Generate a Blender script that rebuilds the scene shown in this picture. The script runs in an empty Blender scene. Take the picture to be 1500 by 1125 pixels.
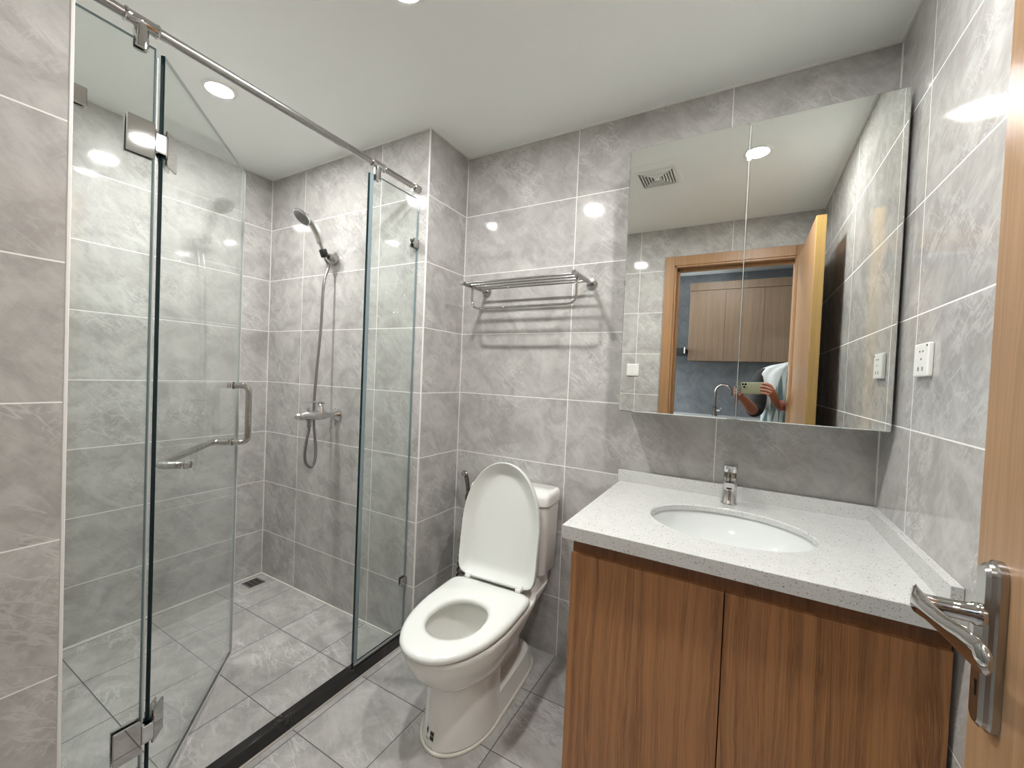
import bpy, bmesh, math, random
from mathutils import Vector, Matrix
random.seed(7)
PI = math.pi
SC = bpy.context.scene
COL = SC.collection

# ------------------------------------------------------------------ camera, world, light, exposure
CAM = Vector((-0.3884, -1.7216, 1.2985))
RT = Vector((0.86996706, 0.49129641, 0.04225108))
UP = Vector((-0.04706415, -0.00256436, 0.99888858))
FW = Vector((-0.49085872, 0.87098867, -0.02089154))
cam_d = bpy.data.cameras.new('camera')
cam = bpy.data.objects.new('camera', cam_d)
COL.objects.link(cam)
cam_d.sensor_fit = 'HORIZONTAL'
cam_d.sensor_width = 36.0
cam_d.lens = 600.32 / 1500 * 36.0
cam_d.clip_start = 0.004
cam.matrix_world = Matrix((
    (RT.x, UP.x, -FW.x, CAM.x), (RT.y, UP.y, -FW.y, CAM.y), (RT.z, UP.z, -FW.z, CAM.z), (0, 0, 0, 1)))
SC.camera = cam

world = bpy.data.worlds.new('world')
SC.world = world
world.use_nodes = True
world.node_tree.nodes['Background'].inputs[0].default_value = (0.75, 0.85, 1.0, 1)
world.node_tree.nodes['Background'].inputs[1].default_value = 0.15

SC.view_settings.view_transform = 'Standard'
SC.view_settings.look = 'None'
SC.view_settings.gamma = 1.0
SC.view_settings.use_curve_mapping = False
SC.view_settings.exposure = 1.64
LAMP = 235.0            # radiance of each downlight's diffuser
KFILL = 62.0           # added kitchen lamp, fills the vanity front through the doorway
cy = SC.cycles
cy.max_bounces = 14
cy.diffuse_bounces = 8
cy.glossy_bounces = 8
cy.transmission_bounces = 8
cy.transparent_max_bounces = 24
cy.use_denoising = True
cy.sample_clamp_indirect = 0.0

# added soft bluish area light, stands in for unseen daylight in the kitchen
kl = bpy.data.lights.new('kitchen_daylight_fill', 'AREA')
kl.shape = 'RECTANGLE'; kl.size = 0.9; kl.size_y = 1.2
kl.energy = 22.0
kl.color = (0.86, 0.93, 1.0)
klo = bpy.data.objects.new('kitchen_daylight_fill', kl)
COL.objects.link(klo)
klo.location = (-2.25, -2.45, 1.75)
klo.rotation_euler = (0, math.radians(-80), 0)

# ------------------------------------------------------------------ main dimensions
F0 = 0.033              # floor
CE = 2.40               # ceiling
XC = -1.668             # pier side and left wall plane
YS = -0.294             # shower back wall
XL = -2.887             # shower left wall
YN = -1.421             # end of the left wall
YR = -1.72              # wall with the doorway
GX = -1.725             # middle of the glass screen

# ------------------------------------------------------------------ materials
def new_mat(name):
    m = bpy.data.materials.new(name)
    m.use_nodes = True
    nt = m.node_tree
    return m, nt, nt.nodes, nt.links, nt.nodes['Principled BSDF']

def srgb(r, g, b):
    f = lambda c: (c / 255 / 12.92) if c <= 10.3 else ((c / 255 + 0.055) / 1.055) ** 2.4
    return (f(r), f(g), f(b), 1)

def plain(name, col, rough=0.5, metal=0.0, spec=0.5, coat=0.0):
    m, nt, N, L, b = new_mat(name)
    b.inputs['Base Color'].default_value = col
    b.inputs['Roughness'].default_value = rough
    b.inputs['Metallic'].default_value = metal
    b.inputs['Specular IOR Level'].default_value = spec
    b.inputs['Coat Weight'].default_value = coat
    b.inputs['Coat Roughness'].default_value = 0.05
    return m

class NB:
    """small node helper"""
    def __init__(s, nt): s.nt = nt; s.N = nt.nodes; s.L = nt.links
    def put(s, sock, v):
        if isinstance(v, bpy.types.NodeSocket): s.L.new(v, sock)
        else: sock.default_value = v
    def math(s, op, a, b=None, c=None, clamp=False):
        n = s.N.new('ShaderNodeMath'); n.operation = op; n.use_clamp = clamp
        for i, v in enumerate((a, b, c)):
            if v is not None: s.put(n.inputs[i], v)
        return n.outputs[0]
    def vmath(s, op, a, b=None):
        n = s.N.new('ShaderNodeVectorMath'); n.operation = op
        s.put(n.inputs[0], a)
        if b is not None: s.put(n.inputs[1], b)
        return n.outputs[0]
    def comb(s, x, y, z):
        n = s.N.new('ShaderNodeCombineXYZ')
        for i, v in enumerate((x, y, z)): s.put(n.inputs[i], v)
        return n.outputs[0]
    def noise(s, vec, scale, detail=4, rough=0.55, dist=0.0):
        n = s.N.new('ShaderNodeTexNoise'); s.put(n.inputs['Vector'], vec)
        n.inputs['Scale'].default_value = scale; n.inputs['Detail'].default_value = detail
        n.inputs['Roughness'].default_value = rough; n.inputs['Distortion'].default_value = dist
        return n.outputs['Fac']
    def ramp(s, v, lo, hi):
        n = s.N.new('ShaderNodeMapRange'); n.clamp = True; n.interpolation_type = 'SMOOTHSTEP'
        s.put(n.inputs['Value'], v)
        n.inputs['From Min'].default_value = lo; n.inputs['From Max'].default_value = hi
        return n.outputs[0]
    def mix(s, f, a, b):
        n = s.N.new('ShaderNodeMix'); n.data_type = 'RGBA'
        s.put(n.inputs[0], f); s.put(n.inputs[6], a); s.put(n.inputs[7], b)
        return n.outputs[2]
    def pos(s):
        g = s.N.new('ShaderNodeNewGeometry'); x = s.N.new('ShaderNodeSeparateXYZ')
        s.L.new(g.outputs['Position'], x.inputs[0])
        return g.outputs['Position'], x.outputs[0], x.outputs[1], x.outputs[2]
    def rot(s, v, deg):
        n = s.N.new('ShaderNodeVectorRotate'); n.rotation_type = 'Z_AXIS'
        s.put(n.inputs['Vector'], v); n.inputs['Angle'].default_value = math.radians(deg)
        return n.outputs[0]

def tile(name, ua, u0, w, va, v0, h, g, dark, light, vein, grout, rough, veins=(38, 22, 5.5, 0.5), grough=0.6):
    m, nt, N, L, b = new_mat(name)
    q = NB(nt)
    P, X, Y, Z = q.pos()
    A = {'x': X, 'y': Y, 'z': Z}
    u = q.math('DIVIDE', q.math('SUBTRACT', A[ua], u0), w)
    v = q.math('DIVIDE', q.math('SUBTRACT', A[va], v0), h)
    fu, fv = q.math('FRACT', u), q.math('FRACT', v)
    du = q.math('MULTIPLY', q.math('MINIMUM', fu, q.math('SUBTRACT', 1.0, fu)), w)
    dv = q.math('MULTIPLY', q.math('MINIMUM', fv, q.math('SUBTRACT', 1.0, fv)), h)
    d = q.math('MINIMUM', du, dv)
    gm = q.math('SUBTRACT', 1.0, q.ramp(d, g * 0.35, g * 0.65))
    wn = N.new('ShaderNodeTexWhiteNoise'); wn.noise_dimensions = '3D'
    L.new(q.comb(q.math('FLOOR', u), q.math('FLOOR', v), 3.3), wn.inputs['Vector'])
    off = q.vmath('SCALE', wn.outputs['Color'])
    off.node.inputs['Scale'].default_value = 17.0
    p = q.vmath('ADD', q.comb(A[ua], A[va], 0.0), off)
    cloud = q.noise(p, 8.5, 6, 0.62, 0.7)
    fine = q.noise(q.vmath('MULTIPLY', q.rot(p, veins[0] + 12), (16.0, 55.0, 1.0)), 1.0, 5, 0.7, 0.6)
    base = q.mix(q.ramp(q.math('ADD', q.math('MULTIPLY', cloud, 0.72), q.math('MULTIPLY', fine, 0.28)), 0.34, 0.66), dark, light)
    # pale brushed veins
    pv = q.vmath('MULTIPLY', q.rot(p, veins[0]), (veins[2], veins[1], 1.0))
    n1 = q.noise(pv, 1.0, 4, 0.6, 0.35)
    r1 = q.math('SUBTRACT', 1.0, q.ramp(q.math('ABSOLUTE', q.math('SUBTRACT', n1, 0.5)), 0.0, 0.035))
    pv2 = q.vmath('MULTIPLY', q.rot(p, -veins[0] * 1.2), (veins[2] * 1.3, veins[1] * 0.9, 1.0))
    n2 = q.noise(pv2, 1.0, 4, 0.6, 0.3)
    r2 = q.math('SUBTRACT', 1.0, q.ramp(q.math('ABSOLUTE', q.math('SUBTRACT', n2, 0.52)), 0.0, 0.025))
    mask = q.ramp(q.noise(p, 4.0, 2, 0.5), 0.45, 0.62)
    rv = q.math('MULTIPLY', q.math('MAXIMUM', r1, q.math('MULTIPLY', r2, 0.7)), q.math('MULTIPLY', mask, veins[3]))
    col = q.mix(rv, base, vein)
    col = q.mix(gm, col, grout)
    L.new(col, b.inputs['Base Color'])
    L.new(q.math('ADD', rough, q.math('MULTIPLY', gm, grough - rough)), b.inputs['Roughness'])
    b.inputs['Specular IOR Level'].default_value = 0.5
    bp = N.new('ShaderNodeBump'); bp.inputs['Strength'].default_value = 0.25; bp.inputs['Distance'].default_value = 0.0015
    L.new(q.math('SUBTRACT', 1.0, gm), bp.inputs['Height'])
    L.new(bp.outputs[0], b.inputs['Normal'])
    return m

WD, WLT, WV, WG = srgb(160, 158, 155), srgb(188, 187, 184), srgb(209, 209, 207), srgb(232, 231, 228)
WARGS = dict(dark=WD, light=WLT, vein=WV, grout=WG, rough=0.07)
def wall_tile(name, ua, u0): return tile(name, ua, u0, 0.6, 'z', 0.0, 0.3, 0.0034, **WARGS)
M = {}
M['tile_back'] = wall_tile('tile_back', 'x', -1.069)
M['tile_shower_back'] = wall_tile('tile_shower_back', 'x', -2.571)
M['tile_right'] = wall_tile('tile_right', 'y', -0.268)
M['tile_shower_left'] = wall_tile('tile_shower_left', 'y', -0.838)
M['tile_left'] = wall_tile('tile_left', 'y', YN + 0.001)
M['tile_pier'] = wall_tile('tile_pier', 'y', -0.294)
M['tile_front'] = wall_tile('tile_front', 'x', -1.094)
M['floor'] = tile('floor_tile', 'x', -1.072, 0.3, 'y', -0.25, 0.3, 0.0034,
                  srgb(154, 152, 149), srgb(184, 183, 180), srgb(208, 208, 206), srgb(92, 90, 87), 0.3, veins=(18, 16, 3.5, 0.6))
M['kitchen_floor'] = tile('kitchen_floor_tile', 'x', -1.0, 0.6, 'y', -1.78, 0.6, 0.003,
                          srgb(120, 120, 122), srgb(150, 150, 152), srgb(180, 180, 182), srgb(90, 90, 92), 0.25)
M['kitchen_tile'] = tile('kitchen_tile', 'x', -1.0, 0.6, 'z', 0.3, 0.6, 0.0025,
                         srgb(86, 89, 92), srgb(106, 109, 112), srgb(122, 125, 127), srgb(96, 98, 100), 0.3)
M['ceiling'] = plain('ceiling_paint', srgb(238, 241, 238), 0.8)
M['caulk'] = plain('white_caulk', srgb(222, 221, 216), 0.5)
M['tile_trim'] = plain('white_tile_trim', srgb(226, 225, 222), 0.35)
M['chrome'] = plain('chrome', (0.66, 0.66, 0.66, 1), 0.05, 1.0)
M['polished'] = plain('polished_steel', (0.50, 0.49, 0.475, 1), 0.022, 1.0)
M['steel'] = plain('brushed_steel', (0.42, 0.41, 0.395, 1), 0.22, 1.0)
M['hose'] = plain('hose_steel', (0.30, 0.29, 0.28, 1), 0.3, 1.0)
M['gunmetal'] = plain('dark_chrome', (0.26, 0.23, 0.20, 1), 0.16, 1.0)
M['black'] = plain('black_plastic', srgb(24, 24, 26), 0.35)
M['grey_plastic'] = plain('grey_plastic', srgb(120, 121, 118), 0.4)
M['seal'] = plain('pale_seal', srgb(176, 184, 181), 0.3)
M['strike'] = plain('grey_blue_seal', srgb(124, 138, 143), 0.15)
M['rubber'] = plain('clear_gasket', srgb(205, 208, 205), 0.3)
M['porcelain'] = plain('porcelain', srgb(233, 233, 229), 0.08, coat=0.4)
M['basin'] = plain('basin_ceramic', srgb(206, 210, 208), 0.07, coat=0.4)
M['seat_plastic'] = plain('seat_plastic', srgb(222, 225, 221), 0.16)
M['water'] = plain('bowl_water', srgb(196, 198, 190), 0.03)
M['white_plastic'] = plain('white_plastic', srgb(232, 233, 230), 0.3)
M['sealant'] = plain('sealant', srgb(214, 213, 202), 0.45)
M['print'] = plain('printed_black', srgb(58, 56, 54), 0.5)
M['laminate'] = plain('white_laminate', srgb(200, 200, 198), 0.45)
M['mirror'] = plain('mirror_glass', (0.87, 0.885, 0.86, 1), 0.0, 1.0)
M['sill'] = plain('beige_sealant', srgb(176, 170, 162), 0.6)

def stone():
    m, nt, N, L, b = new_mat('black_stone')
    q = NB(nt); P, X, Y, Z = q.pos()
    n = q.noise(P, 26, 4, 0.55, 1.2)
    r = q.math('SUBTRACT', 1.0, q.ramp(q.math('ABSOLUTE', q.math('SUBTRACT', n, 0.5)), 0.0, 0.012))
    mask = q.ramp(q.noise(P, 11, 2), 0.55, 0.7)
    L.new(q.mix(q.math('MULTIPLY', q.math('MULTIPLY', r, mask), 0.6), srgb(30, 28, 27), srgb(150, 146, 140)), b.inputs['Base Color'])
    b.inputs['Roughness'].default_value = 0.22
    return m
M['stone'] = stone()

def quartz():
    m, nt, N, L, b = new_mat('speckled_quartz')
    q = NB(nt); P, X, Y, Z = q.pos()
    s1 = q.ramp(q.noise(P, 310, 2, 0.6), 0.635, 0.665)
    s2 = q.ramp(q.noise(q.vmath('ADD', P, (3.1, 1.7, 0.4)), 150, 2, 0.6), 0.66, 0.69)
    s3 = q.ramp(q.noise(q.vmath('ADD', P, (7.1, 4.7, 2.4)), 420, 2, 0.6), 0.60, 0.68)
    c = q.mix(q.noise(P, 30, 3), srgb(186, 187, 184), srgb(202, 203, 200))
    c = q.mix(q.math('MULTIPLY', s3, 0.35), c, srgb(170, 168, 163))
    c = q.mix(q.math('MULTIPLY', s1, 0.8), c, srgb(100, 96, 92))
    c = q.mix(q.math('MULTIPLY', s2, 0.8), c, srgb(96, 92, 88))
    L.new(c, b.inputs['Base Color'])
    b.inputs['Roughness'].default_value = 0.16
    return m
M['quartz'] = quartz()

def wood(name, dark, mid, light, scale=1.0, across='x', rough=0.42, strength=1.0):
    """grain runs along z"""
    m, nt, N, L, b = new_mat(name)
    q = NB(nt); P, X, Y, Z = q.pos()
    oi = N.new('ShaderNodeObjectInfo')
    o = q.math('MULTIPLY', oi.outputs['Random'], 9.0)
    H = X if across == 'x' else Y
    D = Y if across == 'x' else X
    h = q.math('ADD', H, o)
    low = q.noise(q.comb(q.math('MULTIPLY', h, 5.0 * scale), D, q.math('MULTIPLY', Z, 0.9)), 1.0, 4, 0.5, 0.6)
    warp = q.math('ADD', h, q.math('MULTIPLY', low, 0.07))
    rings = q.noise(q.comb(q.math('MULTIPLY', warp, 70.0 * scale), 0.0, q.math('MULTIPLY', Z, 0.8)), 1.0, 3, 0.55, 0.4)
    fine = q.noise(q.comb(q.math('MULTIPLY', warp, 380.0 * scale), 0.0, q.math('MULTIPLY', Z, 5.0)), 1.0, 4, 0.65, 0.3)
    pores = q.ramp(fine, 0.52, 0.62)
    f = q.math('ADD', q.math('MULTIPLY', rings, 0.38), q.math('MULTIPLY', fine, 0.62))
    c = q.mix(q.ramp(f, 0.41, 0.61), mid, dark)
    c = q.mix(q.math('MULTIPLY', pores, 0.38 * strength), c, light)
    c = q.mix(q.math('MULTIPLY', q.ramp(low, 0.3, 0.7), 0.25), c, mid)
    L.new(c, b.inputs['Base Color'])
    b.inputs['Roughness'].default_value = rough
    bp = N.new('ShaderNodeBump'); bp.inputs['Strength'].default_value = 0.12; bp.inputs['Distance'].default_value = 0.001
    L.new(fine, bp.inputs['Height']); L.new(bp.outputs[0], b.inputs['Normal'])
    return m
M['oak'] = wood('vanity_oak', srgb(104, 66, 38), srgb(168, 118, 74), srgb(192, 150, 104))
M['oak_shaded'] = wood('vanity_oak_shaded', srgb(100, 64, 40), srgb(132, 90, 58), srgb(156, 112, 76))  # top rail's shade under the worktop overhang, put into a darker oak
M['door_wood'] = wood('door_wood', srgb(142, 110, 78), srgb(166, 132, 98), srgb(184, 154, 120), 1.0, 'y', 0.4, 0.6)
M['door_edge'] = wood('door_edge_wood', srgb(152, 122, 70), srgb(172, 140, 84), srgb(188, 160, 104), 1.0, 'x', 0.4, 0.6)
M['frame_wood'] = wood('frame_wood', srgb(140, 104, 70), srgb(162, 124, 86), srgb(178, 144, 106), 1.0, 'x', 0.4, 0.6)
M['kitchen_wood'] = wood('kitchen_wood', srgb(88, 70, 54), srgb(110, 90, 70), srgb(126, 106, 86), 0.7, 'x', 0.5, 0.7)

def glass(name, tint):
    """flat pane: light passes straight through, tinted, and each face mirrors by its Schlick share"""
    m, nt, N, L, b = new_mat(name)
    q = NB(nt)
    N.remove(b)
    lw = N.new('ShaderNodeLayerWeight'); lw.inputs['Blend'].default_value = 0.5
    f = q.math('ADD', 0.045, q.math('MULTIPLY', 0.955, q.math('POWER', lw.outputs['Facing'], 5.0)), clamp=True)
    t = N.new('ShaderNodeBsdfTransparent'); t.inputs[0].default_value = tint
    gl = N.new('ShaderNodeBsdfGlossy'); gl.inputs['Roughness'].default_value = 0.0
    gl.inputs[0].default_value = (1, 1, 1, 1)
    mx = N.new('ShaderNodeMixShader')
    L.new(f, mx.inputs[0]); L.new(t.outputs[0], mx.inputs[1]); L.new(gl.outputs[0], mx.inputs[2])
    L.new(mx.outputs[0], N['Material Output'].inputs[0])
    return m
M['glass'] = glass('screen_glass', (0.968, 0.988, 0.977, 1))
M['glass_edge'] = plain('glass_edge', srgb(8, 36, 40), 0.08)
M['glass_edge_pale'] = plain('glass_edge_pale', srgb(112, 130, 136), 0.1)

def lamp_mat(name, power):
    m, nt, N, L, b = new_mat(name)
    b.inputs['Base Color'].default_value = (0.9, 0.9, 0.9, 1)
    b.inputs['Emission Color'].default_value = (1.0, 0.985, 0.965, 1)
    b.inputs['Emission Strength'].default_value = power
    return m
M['lamp'] = lamp_mat('lamp_diffuser', LAMP)
M['kitchen_fill'] = lamp_mat('kitchen_fill_diffuser', KFILL)

# ------------------------------------------------------------------ geometry helpers (all in world coordinates)
def box(bm, lo, hi, bev=0.0, seg=2, mat=0):
    lo, hi = Vector(lo), Vector(hi)
    r = bmesh.ops.create_cube(bm, size=1.0)
    vs = r['verts']
    for v in vs:
        v.co = Vector(((lo.x + hi.x) / 2 + v.co.x * (hi.x - lo.x), (lo.y + hi.y) / 2 + v.co.y * (hi.y - lo.y), (lo.z + hi.z) / 2 + v.co.z * (hi.z - lo.z)))
    fs = set(f for v in vs for f in v.link_faces)
    for f in fs: f.material_index = mat
    if bev > 0:
        es = list(set(e for v in vs for e in v.link_edges))
        bmesh.ops.bevel(bm, geom=es, offset=bev, segments=seg, affect='EDGES', profile=0.5)
    return vs

def frame_of(d):
    d = Vector(d).normalized()
    a = Vector((0, 0, 1)) if abs(d.z) < 0.9 else Vector((1, 0, 0))
    x = d.cross(a).normalized()
    return x, d.cross(x).normalized(), d

def loft(bm, rings, cap0=True, cap1=True, closed=False, mat=0):
    rv = [[bm.verts.new(p) for p in r] for r in rings]
    n = len(rv[0])
    fs = []
    pairs = list(zip(rv[:-1], rv[1:])) + ([(rv[-1], rv[0])] if closed else [])
    for a, b in pairs:
        for i in range(n):
            j = (i + 1) % n
            fs.append(bm.faces.new((a[i], a[j], b[j], b[i])))
    if not closed:
        if cap0: fs.append(bm.faces.new(list(reversed(rv[0]))))
        if cap1: fs.append(bm.faces.new(rv[-1]))
    for f in fs: f.material_index = mat
    return fs

def circ(c, x, y, r, n):
    return [Vector(c) + x * (r * math.cos(2 * PI * i / n)) + y * (r * math.sin(2 * PI * i / n)) for i in range(n)]

def cyl(bm, p0, p1, r0, r1=None, n=24, mat=0):
    if r1 is None: r1 = r0
    x, y, d = frame_of(Vector(p1) - Vector(p0))
    loft(bm, [circ(p0, x, y, r0, n), circ(p1, x, y, r1, n)], mat=mat)

def lathe(bm, base, axis, prof, n=32, mat=0):
    """prof = (distance along axis, radius)"""
    x, y, d = frame_of(axis)
    loft(bm, [circ(Vector(base) + d * t, x, y, max(r, 1e-5), n) for t, r in prof], mat=mat)

def tube(bm, pts, r, n=14, mat=0, cap=True, radii=None):
    pts = [Vector(p) for p in pts]
    rings = []
    x0 = None
    for i, p in enumerate(pts):
        d = (pts[min(i + 1, len(pts) - 1)] - pts[max(i - 1, 0)])
        if x0 is None: x0, y0, d = frame_of(d)
        else:
            d = d.normalized(); x0 = (x0 - d * x0.dot(d)).normalized(); y0 = d.cross(x0)
        rings.append(circ(p, x0, y0, radii[i] if radii else r, n))
    loft(bm, rings, cap, cap, mat=mat)

def fillet(pts, r, seg=8):
    """round the corners of a polyline"""
    pts = [Vector(p) for p in pts]
    out = [pts[0]]
    for a, b, c in zip(pts[:-2], pts[1:-1], pts[2:]):
        u, v = (a - b).normalized(), (c - b).normalized()
        rr = min(r, (a - b).length * 0.49, (c - b).length * 0.49)
        for i in range(seg + 1):
            t = i / seg
            out.append((b + u * rr) * (1 - t) ** 2 + b * 2 * t * (1 - t) + (b + v * rr) * t ** 2)
    out.append(pts[-1])
    return out

def spline(pts, seg=8):
    pts = [Vector(p) for p in pts]
    P = [pts[0] * 2 - pts[1]] + pts + [pts[-1] * 2 - pts[-2]]
    out = []
    for i in range(1, len(P) - 2):
        for s in range(seg):
            t = s / seg
            out.append(0.5 * ((2 * P[i]) + (P[i + 1] - P[i - 1]) * t + (2 * P[i - 1] - 5 * P[i] + 4 * P[i + 1] - P[i + 2]) * t * t + (3 * P[i] - P[i - 1] - 3 * P[i + 1] + P[i + 2]) * t ** 3))
    out.append(pts[-1])
    return out

ROOT_LOC = {}
def root_loc(o):
    while o.parent is not None: o = o.parent
    return Vector(ROOT_LOC.get(o.name, (0, 0, 0)))

def obj(name, bm, mats, parent=None, at=None, smooth=True, angle=35, xf=None):
    """one mesh object; bm is in world coordinates; parts sit in their thing's frame"""
    if xf is not None: bm.transform(xf)
    o0 = root_loc(parent) if parent else Vector(at if at else (0, 0, 0))
    bm.transform(Matrix.Translation(-o0))
    bmesh.ops.recalc_face_normals(bm, faces=bm.faces[:])
    me = bpy.data.meshes.new(name)
    bm.to_mesh(me); bm.free()
    for m in (mats if isinstance(mats, (list, tuple)) else [mats]): me.materials.append(m)
    if smooth:
        me.shade_smooth()
        me.set_sharp_from_angle(angle=math.radians(angle))
    o = bpy.data.objects.new(name, me)
    COL.objects.link(o)
    if parent: o.parent = parent
    else:
        o.location = o0; ROOT_LOC[o.name] = tuple(o0)
    return o

def tag(o, label, cat, group=None, kind=None):
    o['label'] = label; o['category'] = cat
    if group: o['group'] = group
    if kind: o['kind'] = kind
    return o

def thing(name, label, cat, loc, group=None):
    o = bpy.data.objects.new(name, None)
    COL.objects.link(o); o.location = loc; o.empty_display_size = 0.1
    ROOT_LOC[o.name] = tuple(loc)
    return tag(o, label, cat, group)

def structure(name, bm, mats, label, cat, **k):
    o = obj(name, bm, mats, smooth=False, **k)
    return tag(o, label, cat, kind='structure')

def B(): return bmesh.new()

def by_normal(bm, mx, my, mz=0):
    bm.normal_update()
    for f in bm.faces:
        n = f.normal
        f.material_index = mx if abs(n.x) > 0.7 else my if abs(n.y) > 0.7 else mz

# ------------------------------------------------------------------ the room
bm = B(); box(bm, (-3.0, -1.78, F0 - 0.12), (0.12, 0.12, F0))
structure('floor', bm, M['floor'], 'grey marbled floor tiles with dark joints', 'floor')
bm = B(); box(bm, (-3.0, -3.4, F0 - 0.12), (1.4, -1.78, F0))
structure('floor_kitchen', bm, M['kitchen_floor'], 'grey kitchen floor beyond the doorway', 'floor')
bm = B(); box(bm, (-3.0, -1.84, CE), (0.12, 0.12, CE + 0.1))
structure('ceiling', bm, M['ceiling'], 'smooth white bathroom ceiling', 'ceiling')
bm = B(); box(bm, (-3.0, -3.4, CE + 0.02), (1.4, -1.84, CE + 0.12))
structure('ceiling_kitchen', bm, M['ceiling'], 'white kitchen ceiling seen in the mirror', 'ceiling')
bm = B(); box(bm, (XC - 0.02, 0, F0 - 0.1), (0.12, 0.12, CE + 0.05))
structure('wall_back', bm, M['tile_back'], 'grey tiled wall behind the toilet and the basin', 'wall')
bm = B(); box(bm, (0, YR - 0.12, F0 - 0.1), (0.12, 0.12, CE + 0.05))
structure('wall_right', bm, M['tile_right'], 'grey tiled wall right of the mirror', 'wall')
bm = B(); box(bm, (XL - 0.12, YS, F0 - 0.1), (XC, 0.12, CE + 0.05)); by_normal(bm, 1, 0)
structure('wall_shower_back', bm, [M['tile_shower_back'], M['tile_pier']], 'thick grey tiled wall carrying the shower', 'wall')
bm = B(); box(bm, (XL - 0.12, YR - 0.12, F0 - 0.1), (XL, YS + 0.02, CE + 0.05))
structure('wall_shower_left', bm, M['tile_shower_left'], 'grey tiled wall behind the shower glass', 'wall')
bm = B(); box(bm, (XL - 0.1, YR - 0.12, F0 - 0.1), (XC, YN, CE + 0.05)); by_normal(bm, 0, 1)
structure('wall_left', bm, [M['tile_left'], M['tile_shower_back']], 'grey tiled wall at the left edge, in front of the shower', 'wall')
DX0, DX1, DZ = -0.85, -0.135, 2.125   # doorway
bm = B()
box(bm, (XC - 0.02, YR - 0.12, F0 - 0.1), (DX0, YR, CE + 0.05))
box(bm, (DX1, YR - 0.12, F0 - 0.1), (0.05, YR, CE + 0.05))
box(bm, (DX0, YR - 0.12, DZ), (DX1, YR, CE + 0.05))
structure('wall_front', bm, M['tile_front'], 'grey tiled wall with the doorway, seen in the mirror', 'wall')
# kitchen shell
bm = B(); box(bm, (-3.0, -3.4, F0 - 0.1), (1.4, -3.25, CE + 0.05))
structure('wall_kitchen_back', bm, M['kitchen_tile'], 'blue grey kitchen wall seen in the mirror', 'wall')
bm = B(); box(bm, (-3.12, -3.4, F0 - 0.1), (-3.0, -1.84, CE + 0.05))
structure('wall_kitchen_left', bm, M['laminate'], 'plain kitchen wall', 'wall')
bm = B(); box(bm, (1.4, -3.4, F0 - 0.1), (1.52, -1.84, CE + 0.05))
structure('wall_kitchen_right', bm, M['laminate'], 'plain kitchen end wall', 'wall')
bm = B(); box(bm, (0.05, -1.84, F0 - 0.1), (1.4, YR - 0.04, CE + 0.05))
structure('wall_kitchen_front', bm, M['laminate'], 'plain kitchen wall beside the doorway', 'wall')

# white corner trims and caulk lines
def strip(name, lo, hi, mat, label, bev=0.0015):
    bm = B(); box(bm, lo, hi, bev, 1)
    return structure(name, bm, mat, label, 'trim')
strip('trim_1', (XC - 0.006, YN - 0.006, F0), (XC + 0.0015, YN + 0.0015, CE), M['tile_trim'], 'white edge trim on the left wall corner')
strip('trim_2', (XC - 0.0055, YS - 0.0015, F0), (XC + 0.0015, YS + 0.005, CE), M['tile_trim'], 'white edge trim on the shower pier corner')
e = 0.006
bm = B()
box(bm, (XL, YS - e, F0), (GX - 0.02, YS, F0 + e)); box(bm, (XL, YN, F0), (XL + e, YS, F0 + e))
structure('trim_3', bm, M['caulk'], 'white caulk line round the shower floor', 'trim')
bm = B()
box(bm, (XC, -e, CE - e), (0, 0, CE)); box(bm, (-e, YR, CE - e), (0, 0, CE))
box(bm, (XC, YS, CE - e), (XC + e, 0, CE)); box(bm, (XL, YS - e, CE - e), (XC, YS, CE)); box(bm, (XL, YN, CE - e), (XL + e, YS, CE))
structure('trim_4', bm, M['caulk'], 'pale caulk line between walls and ceiling', 'trim')
bm = B(); box(bm, (XC, -0.0035, F0), (XC + 0.0035, 0, CE)); box(bm, (-0.0035, -0.0035, 0.9), (0, 0, CE))
box(bm, (XL, YS - 0.0035, F0), (XL + 0.0035, YS, CE))
structure('trim_5', bm, M['caulk'], 'pale grout in the inner wall corners', 'trim')

# door casing
bm = B()
cw = 0.066
box(bm, (DX0 - cw, YR, F0), (DX0, YR + 0.018, DZ + cw), 0.003)
box(bm, (DX1, YR, F0), (DX1 + cw, YR + 0.018, DZ + cw), 0.003)
box(bm, (DX0, YR, DZ), (DX1, YR + 0.016, DZ + cw), 0.003)
box(bm, (DX0, YR - 0.12, F0), (DX0 + 0.012, YR + 0.01, DZ), 0.001)
box(bm, (DX1 - 0.003, YR - 0.12, F0), (DX1, YR + 0.01, DZ), 0.001)
box(bm, (DX0, YR - 0.12, DZ - 0.012), (DX1, YR + 0.01, DZ), 0.001)
box(bm, (DX0 + 0.012, YR - 0.085, F0), (DX0 + 0.026, YR - 0.045, DZ - 0.012), 0.002)
box(bm, (DX0 + 0.012, YR - 0.085, DZ - 0.03), (DX1, YR - 0.045, DZ - 0.012), 0.002)
structure('trim_6', bm, M['frame_wood'], 'oak door frame seen in the mirror', 'door frame')

# open door leaf
XF, XB, YE, YH = -0.124, -0.083, -0.99, -1.70
dl = thing('door_1', 'open light oak door at the right edge with a steel lever handle', 'door', (XF, YH, F0))
dl['kind'] = 'structure'
bm = B(); box(bm, (XF, YH, F0 + 0.008), (XB, YE, 2.115), 0.0015, 1)
bm.normal_update()
for f in bm.faces: f.material_index = 1 if f.normal.y > 0.7 else 0
obj('leaf', bm, [M['door_wood'], M['door_edge']], dl, smooth=False)
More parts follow.
